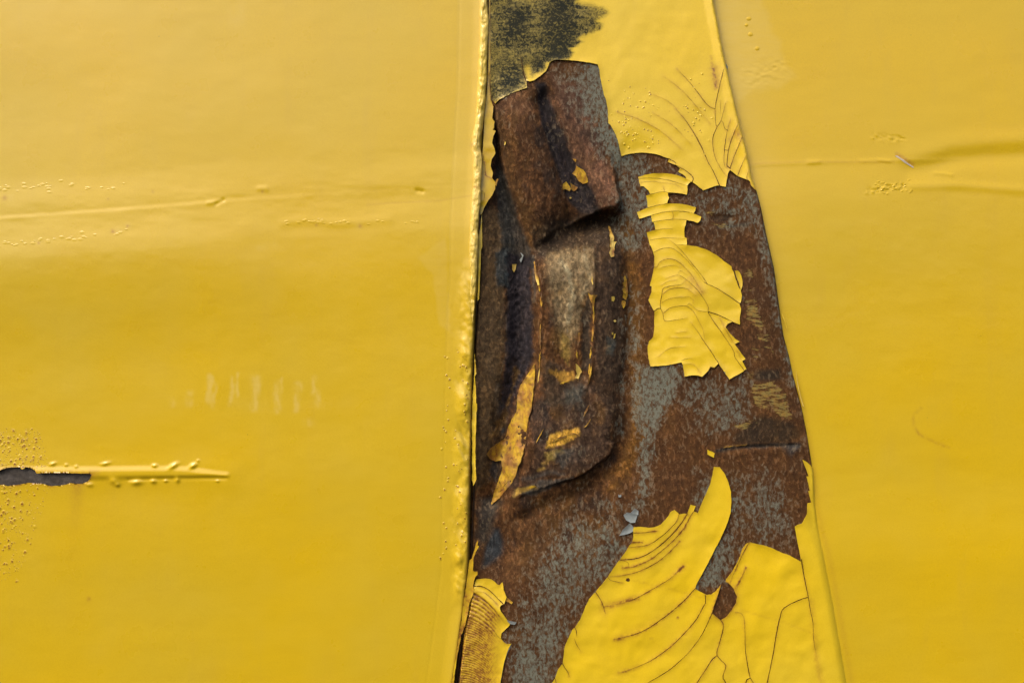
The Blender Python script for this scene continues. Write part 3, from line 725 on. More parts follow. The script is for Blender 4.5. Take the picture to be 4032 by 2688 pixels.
# bare metal seen through the slit
def cdt_sheet(outline, step, cracks=(), extra=None, seed=0):
    """triangulate an outline minus its cracks; returns points, triangles"""
    xs = [p[0] for p in outline]; ys = [p[1] for p in outline]
    gx = np.arange(min(xs) + step * .5, max(xs), step); gy = np.arange(min(ys) + step * .5, max(ys), step * .9)
    X, Y = np.meshgrid(gx, gy); X = X + (np.arange(len(gy)) % 2)[:, None] * step * .5
    r = np.random.default_rng(seed)
    X = X.ravel() + r.uniform(-.12, .12, X.size) * step; Y = Y.ravel() + r.uniform(-.12, .12, Y.size) * step
    if extra is not None:
        X = np.concatenate([X, extra[0]]); Y = np.concatenate([Y, extra[1]])
    d = seg_dist(X, Y, outline, closed=True)
    ok = inside(X, Y, outline) & (d > step * .35)
    for c in cracks:
        cx = [p[0] for p in c]; cy = [p[1] for p in c]
        bb = ok & (X > min(cx) - 5) & (X < max(cx) + 5) & (Y > min(cy) - 5) & (Y < max(cy) + 5)
        idx = np.where(bb)[0]
        if len(idx):
            dd = seg_dist(X[idx], Y[idx], c, closed=True)
            ok[idx] &= (dd > 1.6) & ~inside(X[idx], Y[idx], c)
    pts = [Vector(p) for p in outline]; edges = [(i, (i + 1) % len(outline)) for i in range(len(outline))]
    for c in cracks:
        b = len(pts); pts += [Vector(p) for p in c]; edges += [(b + i, b + (i + 1) % len(c)) for i in range(len(c))]
    pts += [Vector((x, y)) for x, y in zip(X[ok], Y[ok])]
    ov, oe, of, *_ = delaunay_2d_cdt(pts, edges, [], 0, 1e-4, False)
    V = np.array([(p.x, p.y) for p in ov]); F = np.array(of, int)
    cen = V[F].mean(1)
    keep = inside(cen[:, 0], cen[:, 1], outline)
    for c in cracks:
        cx = [p[0] for p in c]; cy = [p[1] for p in c]
        bb = np.where(keep & (cen[:, 0] > min(cx)) & (cen[:, 0] < max(cx)) & (cen[:, 1] > min(cy)) & (cen[:, 1] < max(cy)))[0]
        if len(bb): keep[bb] &= ~inside(cen[bb, 0], cen[bb, 1], c)
    return V, F[keep]

def smooth_line(pts, step=8.0, jitter=0.0, seed=0):
    p = np.array(pts, float)
    q = np.vstack([2 * p[0] - p[1], p, 2 * p[-1] - p[-2]])
    out = []
    for i in range(1, len(q) - 2):
        n = max(1, int(np.hypot(*(q[i + 1] - q[i])) / step))
        for t in np.arange(n) / n:
            a, b, c, d = q[i - 1], q[i], q[i + 1], q[i + 2]
            out.append(0.5 * ((2 * b) + (-a + c) * t + (2 * a - 5 * b + 4 * c - d) * t * t + (-a + 3 * b - 3 * c + d) * t ** 3))
    out.append(p[-1])
    out = np.array(out)
    if jitter:
        r = np.random.default_rng(seed)
        out[1:-1] += r.uniform(-jitter, jitter, out[1:-1].shape)
    return out

CRW = 0.75
def crack_poly(pts, w, taper='ee', seed=0, jitter=0.5):
    """thin closed polygon around a polyline; taper: e = pointed end, o = open end"""
    l = smooth_line(pts, 9, jitter, seed)
    t = np.gradient(l, axis=0); t /= (np.hypot(t[:, 0], t[:, 1])[:, None] + 1e-9)
    nrm = np.stack([-t[:, 1], t[:, 0]], -1)
    s = np.linspace(0, 1, len(l))
    ww = np.full(len(l), w * .5 * CRW)
    if taper[0] == 'e': ww *= 0.22 + 0.78 * np.clip(s / 0.45, 0, 1)
    if taper[1] == 'e': ww *= 0.22 + 0.78 * np.clip((1 - s) / 0.45, 0, 1)
    r = np.random.default_rng(seed + 5)
    ww *= np.clip(1 + 1.3 * fbm(l[:, 0] / 30, l[:, 1] / 30, seed + 3, 3), .4, 1.7)
    a = l + nrm * ww[:, None]; b = l - nrm * ww[:, None]
    poly = [tuple(x) for x in a] + [tuple(x) for x in b[::-1]]
    return poly

def roughen(outline, step=9, amp=0.9, seed=0):
    out = []; r = np.random.default_rng(seed)
    n = len(outline)
    for i in range(n):
        a = np.array(outline[i]); b = np.array(outline[(i + 1) % n])
        L = np.hypot(*(b - a)); k = max(1, int(L / step))
        nn = np.array([-(b - a)[1], (b - a)[0]]) / (L + 1e-9)
        for j in range(k):
            t = j / k
            p = a + (b - a) * t + (nn * r.uniform(-amp, amp) if j else 0)
            out.append(tuple(p))
    return out

def components(nv, F):
    lab = np.arange(nv)
    while True:
        m = lab[F].min(1)
        new = lab.copy()
        for k in range(3): np.minimum.at(new, F[:, k], m)
        new = new[new]
        if (new == lab).all(): break
        lab = new
    return lab[F[:, 0]]

def sheet(name, outline, hfn, mat, parent, step=9.0, cracks=(), lift=3.0, thick=2.6, curl=2.0, curl_r=16, stainfn=None, blackfn=None, extra=None,
          label=None, seed=0, split=False, rough_amp=0.9, ripple=None, minor_label=None, wave=9.0, edge_stain=0.14):
    outl = roughen(outline, 9, rough_amp, seed) if rough_amp else outline
    polys = [crack_poly(c[0], c[1], c[2], seed + i) for i, c in enumerate(cracks)]
    V, F = cdt_sheet(outl, step, polys, extra, seed)
    u, v = V[:, 0], V[:, 1]
    a, b, c = V[F[:, 0]], V[F[:, 1]], V[F[:, 2]]
    area = (b[:, 0] - a[:, 0]) * (c[:, 1] - a[:, 1]) - (b[:, 1] - a[:, 1]) * (c[:, 0] - a[:, 0])
    flip = area > 0                          # v runs downwards: keep the normals towards the viewer's side
    F[flip] = F[flip][:, ::-1]
    dist = seg_dist(u, v, outl, closed=True)
    dcr = np.full(len(u), 1e9)
    for c in cracks:
        dcr = np.minimum(dcr, seg_dist(u, v, [tuple(x) for x in smooth_line(c[0], 12)]))
    h = hfn(u, v) + lift + wave * sstep(30, 130, interp(EDGE_R, v) - u) * fbm(u / 95, v / 95, seed + 5, 3) + curl * (1 + 1.6 * fbm(u / 45, v / 45, seed + 9, 2)) * np.exp(-dist / curl_r) + 0.9 * np.exp(-dcr / 9)
    if ripple is not None: h = h + ripple(u, v)
    st = np.zeros(len(u)) if stainfn is None else stainfn(u, v)
    st = st + edge_stain * np.exp(-dist / 9) * np.clip(0.6 + 2.2 * fbm(u / 40, v / 40, seed + 13, 3), 0, 2)
    for c in cracks:
        k = c[3] if len(c) > 3 else 0.25
        dd = seg_dist(u, v, [tuple(x) for x in smooth_line(c[0], 12)])
        st = np.maximum(st, k * np.exp(-(dd / 6.0)) * (0.75 + 1.2 * fbm(u / 22, v / 22, 401, 3)))
    bk = np.zeros(len(u)) if blackfn is None else blackfn(u, v)
    comp = components(len(u), F) if split else np.zeros(len(F), int)
    ids, cnt = np.unique(comp, return_counts=True)
    objs = []
    order = ids[np.argsort(-cnt)]
    for n, k in enumerate(order):
        f = F[comp == k]
        ed = {}
        aream = 0.5 * np.abs((V[f[:, 1], 0] - V[f[:, 0], 0]) * (V[f[:, 2], 1] - V[f[:, 0], 1]) - (V[f[:, 1], 1] - V[f[:, 0], 1]) * (V[f[:, 2], 0] - V[f[:, 0], 0])).sum()
        if aream < 25: continue
        used, inv = np.unique(f.ravel(), return_inverse=True)
        f2 = inv.reshape(-1, 3); N = len(used)
        uu_, vv_, hh_ = u[used], v[used], h[used]
        e = np.concatenate([f2[:, [0, 1]], f2[:, [1, 2]], f2[:, [2, 0]]])
        key = e[:, 0].astype(np.int64) * N + e[:, 1]; rev = e[:, 1].astype(np.int64) * N + e[:, 0]
        be = e[~np.isin(key, rev)]
        top = to3(uu_, vv_, hh_); bot = to3(uu_, vv_, hh_ - thick)
        faces = np.concatenate([f2, f2[:, ::-1] + N])
        # sides with their own vertices so that the broken edge stays crisp
        B = len(be)
        sv = np.concatenate([top[be[:, 0]], top[be[:, 1]], bot[be[:, 0]], bot[be[:, 1]]])
        o0 = 2 * N; i = np.arange(B)
        q1 = np.stack([o0 + i + B, o0 + i, o0 + 2 * B + i], -1); q2 = np.stack([o0 + i + B, o0 + 2 * B + i, o0 + 3 * B + i], -1)
        allv = np.concatenate([top, bot, sv]); allf = np.concatenate([faces, q1, q2])
        s_ = st[used]; b_ = bk[used]
        es = np.concatenate([s_[be[:, 0]], s_[be[:, 1]], s_[be[:, 0]] + .1, s_[be[:, 1]] + .1])
        eb = np.concatenate([b_[be[:, 0]], b_[be[:, 1]]] * 2)
        at = dict(stain=np.clip(np.concatenate([s_, s_, es]), 0, 1), black=np.concatenate([b_, b_, eb]))
        o = mesh_obj(name, allv, allf, mat, parent, at, label=(label if n == 0 else minor_label))
        objs.append(o)
    return objs

slit_bg = sheet('bare_metal', roughen(P('L5 -460,400 760,440 780,560 700,660 -460,700'), 30, 0), lambda u, v: left_h(u, v) * 0.0 + 0.0 + 4 * fbm(u / 30, v / 16, 77, 4), M_BARE, panelL,
                step=9, lift=0, thick=2, curl=0, label='dark bare metal inside the torn slit', rough_amp=0)

# ------------------------------------------------------------------ paint left on the post
top_out = P('W 1931,-590 W 1931,250 Z1 545,1000 550,1120 572,1180 600,1230 650,1190 700,1165 800,1115 890,1082 975,1050 968,1000 965,962 1005,972 1055,960 1130,905 1200,845 1225,790 1240,745 1290,718 1380,714 1530,722 1700,745 1810,768 1830,830 1840,930 1862,1030 1880,1120 1910,1200 1925,1280 1930,1330 1935,1460 Z2 1960,130 2000,200 2030,260 2050,320 2075,420 2092,492 R1 200,472 250,462 360,450 430,453 500,462 560,475 610,492 700,527 690,565 735,585 780,603 830,640 808,683 870,715 895,740 905,765 975,805 1030,845 1102,903 1190,870 1280,842 1368,860 1380,780 1395,700 1418,663 1455,690 1475,708 1510,735 1600,770 1650,800 1665,850 1700,890')
rv = np.arange(748, -591, -20)
top_out += [(float(interp(EDGE_R, y)) - 1.5, float(y)) for y in rv]
bev_v = np.arange(-580, 745, 9.0)
ex = []
for off in (6, 10.5, 14, 20, 28, 36, 44, 50):
    ex.append(np.stack([interp(EDGE_R, bev_v) - off, bev_v], -1))
ex = np.concatenate(ex)
A_CR = [
    (P('Z1 890,645 905,700 920,780 932,850 945,910 960,970'), 5, 'eo', .35), (P('Z1 945,912 918,912 925,870 900,770'), 2, 'ee', .1),
    (P('Z1 540,1040 590,990 650,960'), 2, 'oe', .1), (P('Z1 548,1190 570,1120 640,1075 760,1030'), 2.4, 'oe', .1),
    (P('R1 780,-60 830,0 900,80 990,215 1080,380 1150,540 1230,690 1300,848'), 3.8, 'eo', .35),
    (P('Q 1500,525 1600,600 1700,700 1820,850'), 1.3, 'ee', .28), (P('Q 1595,475 1700,590 1800,720 1855,750'), 2.4, 'eo', .3),
    (P('Q 1912,480 1880,620 1856,745 1862,860 1872,875'), 2.6, 'oo', .3), (P('Q 1930,700 1895,830 1870,872 1840,950 1850,1060 1890,1150 1930,1205'), 3.4, 'ee', .3),
    (P('Q 1895,828 1912,845 1922,885 1946,900'), 2.6, 'oo', .2), (P('Q 1962,820 1938,900 1920,1028 1916,1120 1932,1150 1955,1152'), 3.2, 'ee', .35), (P('Q 1918,1028 1946,1034'), 2.4, 'oo', .2),
    (P('Q 2012,845 1975,940 1948,1030 1936,1140 1957,1158'), 3.4, 'eo', .5), (P('Q 2040,930 2008,1020 1980,1090 1956,1162'), 3.0, 'eo', .6), (P('Q 2065,1070 2035,1140 2008,1212'), 2.2, 'eo', .4),
    (P('Q 2080,1170 2070,1230 2095,1250'), 2, 'ee', .3), (P('Q 1890,690 1893,780'), 1.4, 'ee', .2),
    (P('Q 1180,770 1330,820 1480,900 1620,1020'), 1.3, 'ee', .32), (P('Q 1430,775 1560,860 1690,990'), 1.1, 'ee', .25), (P('Q 1430,650 1520,690 1600,750'), 1.1, 'ee', .2),
    (P('R1 700,528 780,575 780,603 850,640 940,700 985,750 975,806'), 3.2, 'oo', .3)]
def top_stain(u, v):
    s = 0.35 * np.exp(-(seg_dist(u, v, P('Q 1828,390 1845,480 1862,610')) / 5) ** 2)
    s = s + 0.3 * np.exp(-(seg_dist(u, v, P('Q 2000,900 2030,960')) / 14) ** 2) + 0.35 * np.exp(-(seg_dist(u, v, P('Q 1960,960 1990,920')) / 12) ** 2) + 0.3 * np.exp(-(seg_dist(u, v, P('Q 1855,480 1870,580')) / 22) ** 2)
    return s
def top_black(u, v):
    w = u + 50 * fbm(u / 120, v / 14, 501, 4) + 18 * fbm(u / 20, v / 20, 503, 3); x = v + 14 * fbm(u / 40, v / 40, 505, 3)
    d = sdf(w, x, P('Z1 300,-400 1560,-400 1590,40 1750,60 1930,120 1960,160 1880,230 1820,270 1840,340 1700,420 1600,480 1530,560 1510,700 1400,730 1240,760 1150,880 1060,960 960,960 980,1060 600,1240 400,1240'))
    m = sstep(16, -22, d)
    core = np.maximum(np.exp(-((w - 2205) / 75) ** 2) * sstep(290, 200, x), np.exp(-(((w - 2035) / 60) ** 2 + ((x - 110) / 85) ** 2)))
    core = np.maximum(core, 0.75 * np.exp(-((w - 2140) / 60) ** 2 - ((x - 250) / 60) ** 2))
    core = np.maximum(core, 0.8 * np.exp(-(((w - 2010) / 50) ** 2 + ((x - 310) / 60) ** 2)))
    b = m * (0.54 + 0.5 * core + 0.25 * fbm(u / 60, v / 40, 507, 3))
    b = b * (1 - 0.7 * np.exp(-(seg_dist(u, v, P('Z1 980,800 1010,950 1100,900')) / 14) ** 2))
    return np.clip(b, 0, 1)
sheet('paint_layer', top_out, post_h, M_SHEET, post, step=9, cracks=A_CR, lift=2.6, thick=2.4, curl=3.0, curl_r=14, stainfn=top_stain, blackfn=top_black,
      extra=(ex[:, 0], ex[:, 1]), label='smooth yellow paint across the top of the post, brushed with black on its left', seed=11, wave=5.0, split=True, rough_amp=0.7)

isl = P('R1 343,735 420,712 530,697 620,695 730,707 790,720 850,742 905,768 960,798 930,825 915,848 917,900 910,955 850,940 760,930 690,928 688,955 702,990 685,1025 680,1057 720,1056 820,1060 920,1075 1018,1102 1010,1140 990,1172 945,1162 985,1175 1030,1190 1080,1213 1065,1260 1040,1285 960,1262 905,1250 895,1310 880,1350 880,1400 885,1452 910,1465 912,1545 905,1550 '
        'R2 762,45 880,62 1000,105 1120,170 1220,250 1285,298 1290,330 1315,370 1330,430 1345,470 1370,540 1395,580 1410,640 1395,720 1380,740 1400,800 1385,900 1387,985 1345,968 1300,950 1240,975 1215,1015 1270,1090 1330,1150 1383,1185 1325,1215 1385,1300 1450,1388 1410,1415 1462,1505 1437,1522 1425,1535 '
        'R3 890,235 812,278 750,190 685,90 635,140 585,130 560,175 485,248 440,232 370,230 283,245 278,200 270,155 262,110 248,78 170,95 90,112 0,120 R2 335,1475 312,1380 303,1260 320,1180 370,1130 385,1000 383,830 350,770 312,690 350,600 352,530 332,522 350,450 360,400 380,305 382,180 365,120 340,50 R1 480,1545 445,1390 500,1375 545,1365 525,1275 505,1272 495,1190 430,1208 355,1230 330,1150 400,1122 455,1100 450,1030 437,958 482,943 465,900 405,845 370,845')
CRW = 0.5
I_CR = [
    (P('R1 455,1101 560,1075 680,1057'), 3.4, 'oo', .1), (P('R1 495,1190 620,1160 740,1148 870,1152 945,1162'), 3.8, 'oo', .1), (P('R1 740,1150 752,1200 745,1242'), 2.6, 'oo', .2),
    (P('R1 745,1242 830,1243 905,1250'), 3.2, 'oo', .1), (P('R1 505,1272 640,1250 745,1242'), 2.6, 'oo', .1), (P('R1 545,1363 640,1355 740,1350'), 2.4, 'oe', .1), (P('R1 480,1485 600,1465 720,1460 885,1470'), 2.4, 'oe', .1),
    (P('R1 482,943 590,920 650,912 690,928'), 3, 'oo', .1), (P('R1 350,752 520,752 680,775 800,810 915,848'), 2.8, 'oo', .12), (P('R1 372,800 500,790 640,810 780,830 860,885'), 2.0, 'oe', .2), (P('R1 635,850 650,905'), 2, 'eo', .2),
    (P('R2 560,-20 650,60 740,160 860,310 950,420 1000,503'), 3.2, 'eo', .15), (P('R2 962,480 1000,505 1100,550 1230,630 1320,690 1392,742'), 4.4, 'oo', .2),
    (P('R2 620,40 762,45'), 2.8, 'eo', .1), (P('R2 370,132 460,90 560,78 640,110 740,200 820,290 962,480'), 2.8, 'oe', .15),
    (P('R2 378,303 410,305 440,250 500,215 580,210 660,240 740,310 820,400 880,500 935,590'), 2.8, 'oe', .35), (P('R2 430,320 520,295 620,285 700,310'), 1.8, 'ee', .2),
    (P('R2 510,440 600,410 660,400 740,440 850,540 940,650 1015,780 1012,832'), 3.0, 'eo', .25), (P('R2 460,520 540,475 640,455'), 1.8, 'ee', .2), (P('R2 650,400 680,345 760,390'), 1.6, 'ee', .15),
    (P('R2 380,828 420,795 457,790'), 6.0, 'oo', .1), (P('R2 457,790 455,720 470,650 482,560 560,530 700,508 745,460'), 3.8, 'oe', .2), (P('R2 478,625 560,565 680,550 760,560 870,645'), 2.4, 'oe', .3),
    (P('R2 470,722 580,670 730,660 790,655 840,700 835,725'), 2.2, 'oe', .2), (P('R2 790,730 890,815 1010,832'), 2.8, 'eo', .2), (P('R2 760,765 790,730'), 2, 'oo', .1),
    (P('R2 457,790 485,850 505,938 620,930 760,905'), 3.4, 'oe', .2), (P('R2 490,850 560,790 680,765 760,765 840,830 900,940 950,1040 970,1150'), 2.8, 'oe', .2),
    (P('R2 1010,832 1130,870 1220,910 1302,952'), 5.2, 'oo', .15), (P('R2 1012,840 1080,950 1180,1090 1310,1290 1330,1370 1437,1522'), 4.0, 'oo', .2),
    (P('R2 810,955 880,1050 950,1160 1040,1290 1130,1430 1135,1440'), 4.0, 'eo', .2), (P('R2 640,1080 760,1065'), 1.6, 'ee', .2), (P('R2 560,1135 800,1135'), 1.6, 'ee', .2),
    (P('R2 430,1360 560,1265 740,1245'), 2.0, 'ee', .15), (P('R2 695,1410 740,1390 830,1375'), 2, 'oe', .1), (P('R2 1150,900 1210,1030 1325,1215'), 2.2, 'eo', .4), (P('R2 1340,1250 1400,1400'), 1.6, 'ee', .3),
    (P('R3 255,105 350,95 420,130 480,225'), 1.8, 'oe', .2)]
def isl_stain(u, v):
    return 0.35 * np.exp(-(seg_dist(u, v, P('R2 820,440 940,600')) / 16) ** 2) + 0.22 * np.exp(-(seg_dist(u, v, P('R2 740,480 860,640')) / 14) ** 2) + 0.25 * np.exp(-(seg_dist(u, v, P('R2 1180,970 1300,1190')) / 8) ** 2)
sheet('paint_flake', isl, post_h, M_SHEET, post, step=8, cracks=I_CR, lift=4.2, thick=2.8, curl=3.4, curl_r=12, stainfn=isl_stain, seed=23, split=True, rough_amp=0.8)

CRW = 0.8
low_out = P('R5 130,1900 R5 215,1568 255,1500 290,1400 345,1330 355,1260 360,1200 370,1130 410,1040 455,940 490,905 550,820 600,700 625,640 650,590 655,575 735,490 830,370 880,310 950,200 1020,110 1065,50 '
            'R4 470,1140 520,1060 565,990 580,930 575,820 640,815 760,826 830,820 900,790 960,730 1000,680 1018,642 1065,617 1105,650 1120,670 1180,660 1215,662 1240,600 1255,555 1315,570 1290,635 1342,652 1370,580 1430,440 1480,330 1510,220 1528,108 1597,112 1650,180 1700,290 1730,400 1735,520 1725,650 1690,760 1640,880 1580,1010 1490,1180 1400,1350 1320,1500 '
            'R6 110,450 180,490 245,522 300,518 350,480 400,420 415,400 380,510 340,620 305,737 360,780 410,822 470,790 510,740 550,680 590,620 603,540 560,450 510,390 468,372 475,340 550,240 600,150 '
            'R4 1830,1180 1865,1080 1910,1020 1955,995 2000,1010 2120,1035 2200,1060 2351,1130 R6 1220,55 1355,130 1350,0 M 1998,640 1975,520 1965,457 2005,440 2035,390 2040,330 2063,326 2045,262 2055,260 2035,180 2048,178 2030,130 2012,85 2040,100 2060,118')
rv = np.arange(1850, 3230, 22)
low_out += [(float(interp(EDGE_R, y)) - 1.5, float(y)) for y in rv] + [(3430, 3230), (1980, 3230)]
bev_v = np.arange(1855, 3220, 10.0)
ex = np.concatenate([np.stack([interp(EDGE_R, bev_v) - off, bev_v], -1) for off in (6, 10.5, 14, 20, 28, 38, 50, 62, 76)])
C_CR = [
    (P('R6 1360,100 1380,220 1415,400 1447,552'), 4.6, 'oo', .4), (P('R6 1447,552 1455,600 1465,680 1500,850 1505,1000 1520,1130 1545,1230'), 2.6, 'oe', .3),
    (P('R6 1447,552 1350,580 1220,640 1140,700 1110,800 1070,980 1040,1170 1000,1370 960,1568 930,1900'), 4.6, 'oo', .3),
    (P('R6 410,818 440,870 435,950 400,1090 368,1200 370,1245 320,1280 240,1400 130,1568 -40,1880'), 3.8, 'oo', .5), (P('R6 370,1245 420,1300 472,1355 460,1410 438,1480 440,1520 475,1568 560,1900'), 3.4, 'oo', .35),
    (P('R6 580,725 640,735 680,780 692,900 697,1080 715,1270 760,1500 800,1568 900,1890'), 3.2, 'eo', .35), (P('R6 760,1505 735,1520 705,1568 640,1890'), 4.4, 'oo', .3),
    (P('R5 2028,522 2032,580 2030,620 1990,690 1910,830 1800,960 1660,1100 1500,1230 1350,1320 1160,1400 1005,1447'), 3.6, 'oe', .6),
    (P('R5 2105,737 2050,870 1960,1040 1840,1200 1700,1330 1560,1440 1340,1568 800,1900'), 3.4, 'oo', .3),
    (P('R5 1910,448 1800,570 1650,710 1530,800 1400,890 1250,970 1100,1015 950,1045'), 4.2, 'oe', .75),
    (P('R5 1770,185 1690,260 1600,340 1490,410 1350,490 1200,570 1070,610 930,645 840,665'), 2.6, 'ee', .8),
    (P('R5 733,488 780,560 820,640 850,745'), 3.0, 'oe', .6), (P('R5 488,903 508,950 512,1010'), 3.2, 'oe', .4), (P('R5 480,1030 510,1110 560,1190'), 1.8, 'ee', .3),
    (P('R5 343,1330 370,1380 410,1440 425,1490'), 2.6, 'oe', .4), (P('R5 255,1500 270,1568 272,1650 300,1900'), 3, 'oo', .4), (P('R5 878,312 910,350 990,370 1060,385'), 2.2, 'oe', .3),
    (P('R4 578,886 700,885 790,872 870,860'), 2.4, 'oe', .7), (P('R4 1117,672 1090,750 1020,830 940,905 840,980 740,1030 640,1048 530,1055'), 2.8, 'oe', .5),
    (P('R4 1215,664 1150,770 1060,880 960,980 860,1060 740,1140 620,1190 500,1205 412,1205'), 4.0, 'oo', .7), (P('R4 1290,635 1240,720 1180,830 1080,950 1000,1030 900,1110 780,1200 650,1260 560,1295 460,1303'), 2.8, 'oe', .8),
    (P('R4 1130,985 1080,1040 980,1140 850,1240 700,1320 560,1370 420,1395 300,1400'), 3.2, 'ee', .6), (P('R4 415,1205 520,1240 530,1285'), 2.4, 'oe', .2), (P('R4 556,1000 680,997'), 2, 'oe', .8),
    (P('R4 1950,997 1880,1120 1800,1290 1740,1420 1720,1490'), 3.0, 'oe', .55), (P('R4 1910,1295 1860,1400 1790,1540'), 2.2, 'ee', .9)]
def low_stain(u, v):
    s = 0.55 * np.exp(-(seg_dist(u, v, P('R5 930,650 1100,590 1230,560')) / 12) ** 2) + 0.5 * np.exp(-(seg_dist(u, v, P('R5 980,1045 1040,1030')) / 9) ** 2) + 0.4 * np.exp(-(seg_dist(u, v, P('R5 1600,340 1760,190')) / 9) ** 2)
    s = s + 0.22 * np.exp(-(seg_dist(u, v, P('R5 860,670 840,700')) / 22) ** 2) + 0.16 * np.exp(-(seg_dist(u, v, P('R4 800,1150 1080,1000')) / 24) ** 2) + 0.15 * np.exp(-(seg_dist(u, v, P('R5 1000,1050 1500,820')) / 22) ** 2)
    s = s + 0.30 * np.exp(-(seg_dist(u, v, P('R6 560,1260 1540,1260')) / .1) ** 2)
    s = s + 0.24 * np.exp(-(seg_dist(u, v, P('R6 1480,600 1500,850 1540,1250 1600,1568')) / 12) ** 2)
    pk = sdf(u, v, P('R6 415,400 460,372 510,390 560,450 600,540 590,620 550,680 510,740 410,822 305,737'))
    s = s + 0.45 * np.exp(-np.abs(pk) / 7)
    s = s + 0.30 * np.exp(-(seg_dist(u, v, P('R4 1880,1060 1700,1400')) / 10) ** 2) + 0.25 * np.exp(-(seg_dist(u, v, P('R4 1900,1320 1840,1420')) / 16) ** 2)
    s = s + 0.15 * np.exp(-(seg_dist(u, v, P('R5 1060,320 1300,380 1900,530 2150,600')) / 4) ** 2) + 0.13 * np.exp(-(seg_dist(u, v, P('R6 580,680 1100,830 1460,960')) / 4) ** 2)
    s = s + 0.9 * np.exp(-(((u - 2669) / 3.2) ** 2 + ((v - 2430) / 6.5) ** 2)) + 0.8 * np.exp(-(((u - 2564) / 4) ** 2 + ((v - 2509) / 3) ** 2)) + 0.8 * np.exp(-(((u - 2794) / 4) ** 2 + ((v - 2429) / 3.5) ** 2))
    return np.clip(s, 0, 1)
sheet('paint_flake', low_out, post_h, M_SHEET, post, step=9, cracks=C_CR, lift=3.0, thick=2.6, curl=2.6, curl_r=14, stainfn=low_stain,
      extra=(ex[:, 0], ex[:, 1]), label='large curved flake of yellow paint shaped like a hooked horn', seed=37, split=True, rough_amp=0.7)

# lower left flake: rust soaked, finely ribbed
rib_out = P('Z6 652,430 660,380 680,345 740,338 790,336 830,340 860,350 890,370 930,410 950,412 985,380 995,420 1000,470 1035,550 1010,620 1000,632 975,638 955,660 958,690 965,710 1010,770 1050,830 1080,860 1060,890 1030,920 1000,950 975,975 968,1010 970,1040 1000,1080 1040,1106 1090,1100 1060,1150 1040,1200 1010,1300 985,1420 960,1568 900,2100 880,3200 300,3200 380,2100 480,1568 510,1250 530,1000 560,850 580,730 610,600 640,500')
def ribf(u, v):
    x = np.clip(u - 1826, 0, 400)
    f = (v - 2300) - 0.10 * x - 0.0042 * x * x
    return f
def rib_lines(u, v):
    f = ribf(u, v) + 3 * fbm(u / 40, v / 40, 601, 2)
    ph = 29 * np.log1p(np.clip(f, 0, 1e9) / 42.0) * 1.35     # spacing falls with distance, then levels off
    ph = np.where(f < 130, f / 17.0, 130 / 17.0 + (f - 130) / 9.5)
    return ph, f
def rib_stain(u, v):
    ph, f = rib_lines(u, v)
    fade = sstep(1985, 1915, u + 22 * fbm(u / 30, v / 30, 603, 3) - np.clip(2480 - v, 0, 200) * 0.35)
    line = np.exp(-((ph - np.floor(ph) - 0.5) / 0.16) ** 2)
    amp = 0.55 + 0.6 * fbm(u / 16, v / 30, 605, 3)
    return np.clip((0.36 + 0.42 * line * amp * 1.6 + 0.4 * fbm(u / 45, v / 45, 607, 3)) * fade * sstep(8, 26, f) + 0.06, 0, 1)
def rib_rip(u, v):
    ph, f = rib_lines(u, v)
    return 1.3 * np.cos((ph - 0.5) * 2 * math.pi + math.pi) * sstep(1990, 1930, u) * sstep(0, 20, f) + 5 * np.exp(-((f - 10) / 14) ** 2)
sheet('paint_flake', rib_out, lambda u, v: np.maximum(post_h(u, v), -14), M_SHEET, post, step=3.4, lift=4.0, thick=2.6, curl=3, curl_r=9, stainfn=rib_stain, ripple=rib_rip, seed=41,
      cracks=[(P('Z6 645,424 700,422 760,435 810,460 860,500 930,570 975,612 1002,636'), 3.6, 'oo', .4), (P('Z6 630,555 720,560 800,610 880,690 955,780'), 1.6, 'ee', .5), (P('Z6 655,487 760,495 850,560 930,640'), 1.6, 'ee', .5), (P('Z6 880,940 920,1000 968,1045'), 1.6, 'eo', .4)],
      label='brown stained paint flake with fine ribs beside the open gap', split=False, rough_amp=0.6)

# ------------------------------------------------------------------ strips, slivers and chips
CRUMPLE = 0
def chip(s, mat=None, lift=4, curl=3, name='paint_chip', label=None, hf=None, step=7, seed=1, thick=2.4, stain=0.0, amp=0.5, parent=None, cr=()):
    sheet(name, P(s), hf or post_h, mat or M_SHEET, parent or post, step=step, lift=lift, curl=curl, curl_r=8, thick=thick, seed=seed, label=label, rough_amp=amp, cracks=cr,
          stainfn=(lambda u, v: np.clip(stain * (1 + 5.5 * fbm(u / 26, v / 30, 611, 4)), 0, 1)), ripple=(lambda u, v: CRUMPLE * fbm(u / 24, v / 30, 613, 4)))
CRUMPLE = 0

chip('Z1 525,-120 541,-120 541,1000 548,1180 578,1262 565,1400 592,1440 575,1540 Z2 600,110 568,180 606,198 578,260 563,340 590,400 602,462 558,530 545,610 572,690 560,750 602,800 600,880 560,960 510,1030 470,1100 443,1172 425,1185 420,900 440,700 448,480 460,300 470,60 Z1 500,1100 515,800 522,300',
     mat=M_PANEL, name='seam_strip', label='narrow ragged strip of yellow paint beside the upper seam', hf=lambda u, v: u * 0 - 4, lift=0, curl=1, step=6, stain=0.07, amp=0.8,
     cr=[(P('Z2 470,560 480,640 490,720 560,760'), 2.4, 'ee', .8), (P('Z2 425,890 470,930 465,1030'), 2, 'ee', .4), (P('Z2 430,740 445,600 460,480'), 3.4, 'ee', .6), (P('Z1 530,850 535,1000 540,1200'), 3, 'ee', .5)])
chip('Z2 443,1172 446,1568 Z3 432,100 425,300 415,560 408,680 390,705 396,500 402,200 400,0', mat=M_SHEET, name='seam_strip', hf=lambda u, v: u * 0 - 3, lift=0, curl=0, step=6)
